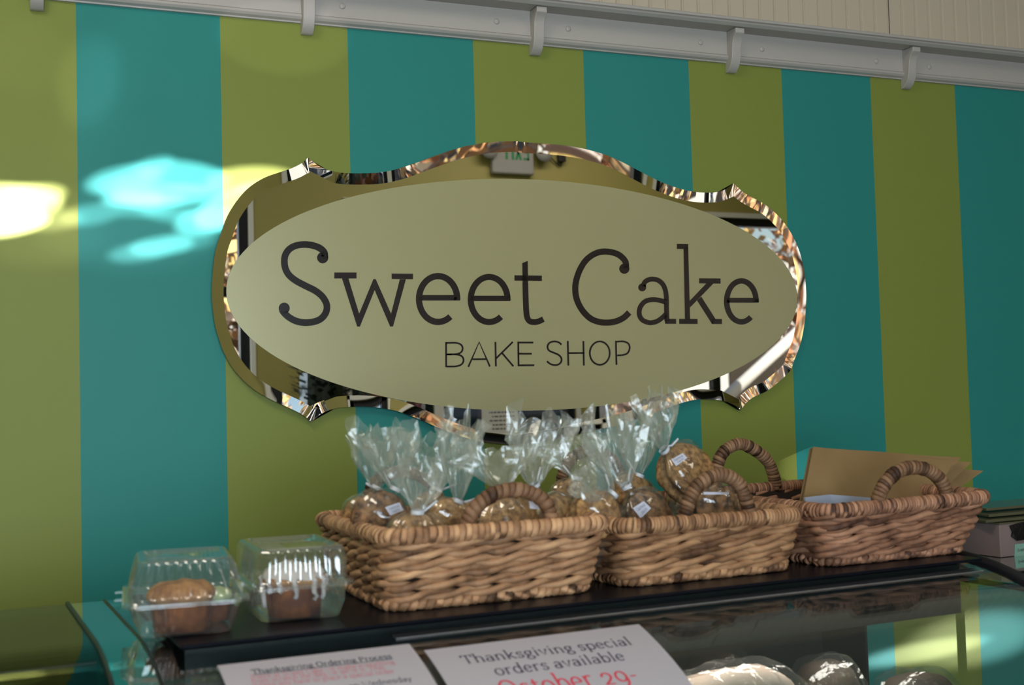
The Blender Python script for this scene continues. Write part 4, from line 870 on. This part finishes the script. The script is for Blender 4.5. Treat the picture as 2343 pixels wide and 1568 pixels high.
bl = thing('building', (6, -16, 0), 'pale building across the street, reflected in small slivers of the mirror', 'building')
b = MB(); b.box((-6, -18, -.05), (22, -15, 4.2)); b.build('facade', M['concrete'], bl, smooth=False)
for i in range(9):
    b = MB(); b.box((-5+i*3, -15.02, .9), (-3.2+i*3, -14.96, 2.6)); b.build('window', M['darkglass'], bl, smooth=False)
aw = thing('awning_beam', (6.6, -4.0, 0), 'white sloping awning beam outside, reflected at the right tip of the mirror', 'beam')
b = MB(); b.tube([Vector((5.4, -3.6, .02+EYE-.25)), Vector((8.4, -4.4, EYE+1.6))], .055, 12, up=Vector((0, 1, 0))); b.build('beam', M['trim_white'], aw)
b = MB(); b.tube([Vector((5.8, -3.7, .02+EYE-.33)), Vector((8.4, -4.4, EYE+1.15))], .035, 12, up=Vector((0, 1, 0))); b.build('beam', M['trim_white'], aw)
b = MB(); b.tube([Vector((5.42, -3.6, -.02)), Vector((5.42, -3.6, EYE-.2))], .05, 12); b.build('post', M['trim_white'], aw)

# ================================================================== LIGHT
w = bpy.data.worlds.new('World'); SC.world = w; w.use_nodes = True; nt = w.node_tree; bg = nt.nodes['Background']
sky = nt.nodes.new('ShaderNodeTexSky'); sky.sky_type = 'NISHITA'; sky.sun_disc = False; sky.sun_elevation = radians(32); sky.sun_rotation = radians(20); sky.air_density = 1.2; sky.dust_density = 2.0
nt.links.new(sky.outputs[0], bg.inputs[0]); bg.inputs[1].default_value = .16
def lamp(name, typ, loc, energy, col, target=None, **kw):
    l = bpy.data.lights.new(name, typ); l.energy = energy; l.color = col
    for k, v in kw.items(): setattr(l, k, v)
    o = bpy.data.objects.new(name, l); o.location = loc; C.objects.link(o)
    if target is not None: o.rotation_euler = (Vector(target)-Vector(loc)).to_track_quat('-Z', 'Y').to_euler()
    return o
lamp('sun', 'SUN', (0, 0, 10), 6.5, (1, .93, .82), angle=radians(.6)).rotation_euler = (radians(-50), 0, radians(-15))
lamp('ceiling_fill', 'AREA', (-.6, .75, ZC-.03), 33, (1, .90, .74), (-.1, .78, 0), shape='RECTANGLE', size=1.2, size_y=.6)  # warm overhead fill added to bring up the back wall, no fixture
lamp('ceiling_fill', 'AREA', (3.2, -.9, ZC-.03), 16, (1, .90, .74), (3.2, -1.05, 0), shape='RECTANGLE', size=1.4, size_y=.4)  # wall wash added to brighten the front wall for its reflection
lamp('ceiling_fill', 'AREA', (2.2, .4, ZC-.03), 3, (1, .88, .72), (2.2, .42, 0), shape='RECTANGLE', size=1.2, size_y=.6)  # weaker overhead fill, likewise added without a fixture
lamp('window_daylight', 'AREA', (-.1, YF-.25, Z(.12)), 140, (.74, .88, 1.0), (.7, 2.7, Z(-.05)), shape='RECTANGLE', size=2.3, size_y=1.6)
# sun glints thrown onto the wall by parked cars outside the left window
GS = Vector((-.5, -6.0, Z(-.9)))
def glint(px, py, wpx, hpx, rot, e, blend=.6, src=GS, col=(1, .92, 1.0)):
    t = wallpt(px, py); d = (t-src).length; k = d/F*1.06
    l = lamp('sun_glint', 'SPOT', src, e, col, t, spot_blend=blend, shadow_soft_size=.012)
    a = max(wpx, hpx)*k*.5/d*(wallpt(px, py).y/2.7); l.data.spot_size = 2*math.atan(wpx*.5*2.95/F/d); l.scale = (1, hpx/wpx, 1)
    q = l.rotation_euler.to_quaternion(); from mathutils import Quaternion
    l.rotation_euler = (q@Quaternion((0, 0, 1), radians(rot))).to_euler(); return l
glint(30, 462, 190, 72, 2, 20638, .25); glint(-10, 480, 200, 110, 2, 13267, .35); glint(5, 512, 190, 50, 9, 35380, .4); glint(70, 450, 120, 40, 10, 14742, .4); glint(120, 505, 60, 20, 8, 4716, .8)
glint(285, 412, 170, 60, 12, 9360, .4); glint(330, 392, 110, 34, 24, 7113, .5); glint(420, 405, 210, 70, -4, 12168, .4); glint(300, 440, 130, 60, -12, 9360, .5); glint(390, 445, 260, 46, 2, 15912, .4); glint(330, 458, 190, 30, 4, 16848, .6)
glint(575, 412, 210, 60, 4, 14040, .4); glint(545, 470, 210, 76, 24, 23400, .3); glint(470, 505, 100, 44, 14, 11232, .5); glint(390, 488, 120, 34, -4, 5990, .7); glint(330, 480, 110, 26, 6, 4867, .8)
glint(370, 563, 110, 32, 8, 8611, .5); glint(318, 578, 60, 18, 8, 4867, .7); glint(430, 552, 70, 22, 8, 3369, .8); glint(205, 492, 60, 20, 10, 4867, .7)
glint(650, 85, 300, 165, 0, 420, .2); glint(205, 185, 50, 80, -14, 700, .8); glint(300, 120, 60, 330, -28, 160, .9); glint(470, 80, 60, 160, -30, 120, .9); glint(60, 130, 200, 190, 0, 160, .8)
glint(300, 520, 460, 220, 0, 900, 1.0); glint(90, 540, 300, 160, 0, 650, 1.0)
glint(1832, 1088, 44, 60, 0, 1800, 1.0); glint(2240, 1460, 460, 170, 4, 1500, .9, src=Vector((5.2, -1.2, Z(-.75)))); glint(2120, 1490, 420, 60, 4, 2600, .8, src=Vector((5.2, -1.2, Z(-.75))))
lamp('case_fill', 'AREA', CP(1.0, 1.665, -.394), 2.2, (1, .88, .82), CP(1.0, 1.60, -.9), shape='RECTANGLE', size=1.2, size_y=.03)  # light added under the rail to brighten the case interior
# ================================================================== CAMERA
cam = bpy.data.cameras.new('camera'); co = bpy.data.objects.new('camera', cam); C.objects.link(co)
Rm = Matrix(((_d[0], _d[1], -_d[2]), (_n[0], _n[1], -_n[2]), (_u[0], _u[1], -_u[2])))
co.matrix_world = Matrix.Translation(O3) @ Rm.to_4x4()
cam.sensor_fit = 'HORIZONTAL'; cam.sensor_width = 23.6; cam.lens = F/W*23.6; cam.clip_start = .05; cam.clip_end = 200
cam.dof.use_dof = True; cam.dof.focus_distance = 2.95; cam.dof.aperture_fstop = 3.4
SC.camera = co
SC.view_settings.view_transform = 'Standard'; SC.view_settings.look = 'None'; SC.view_settings.gamma = 1; SC.view_settings.exposure = 0
SC.cycles.max_bounces = 10; SC.cycles.diffuse_bounces = 3; SC.cycles.glossy_bounces = 4; SC.cycles.transmission_bounces = 4; SC.cycles.transparent_max_bounces = 32
SC.cycles.sample_clamp_indirect = 4.0; SC.cycles.use_denoising = True; SC.cycles.caustics_reflective = False; SC.cycles.caustics_refractive = False
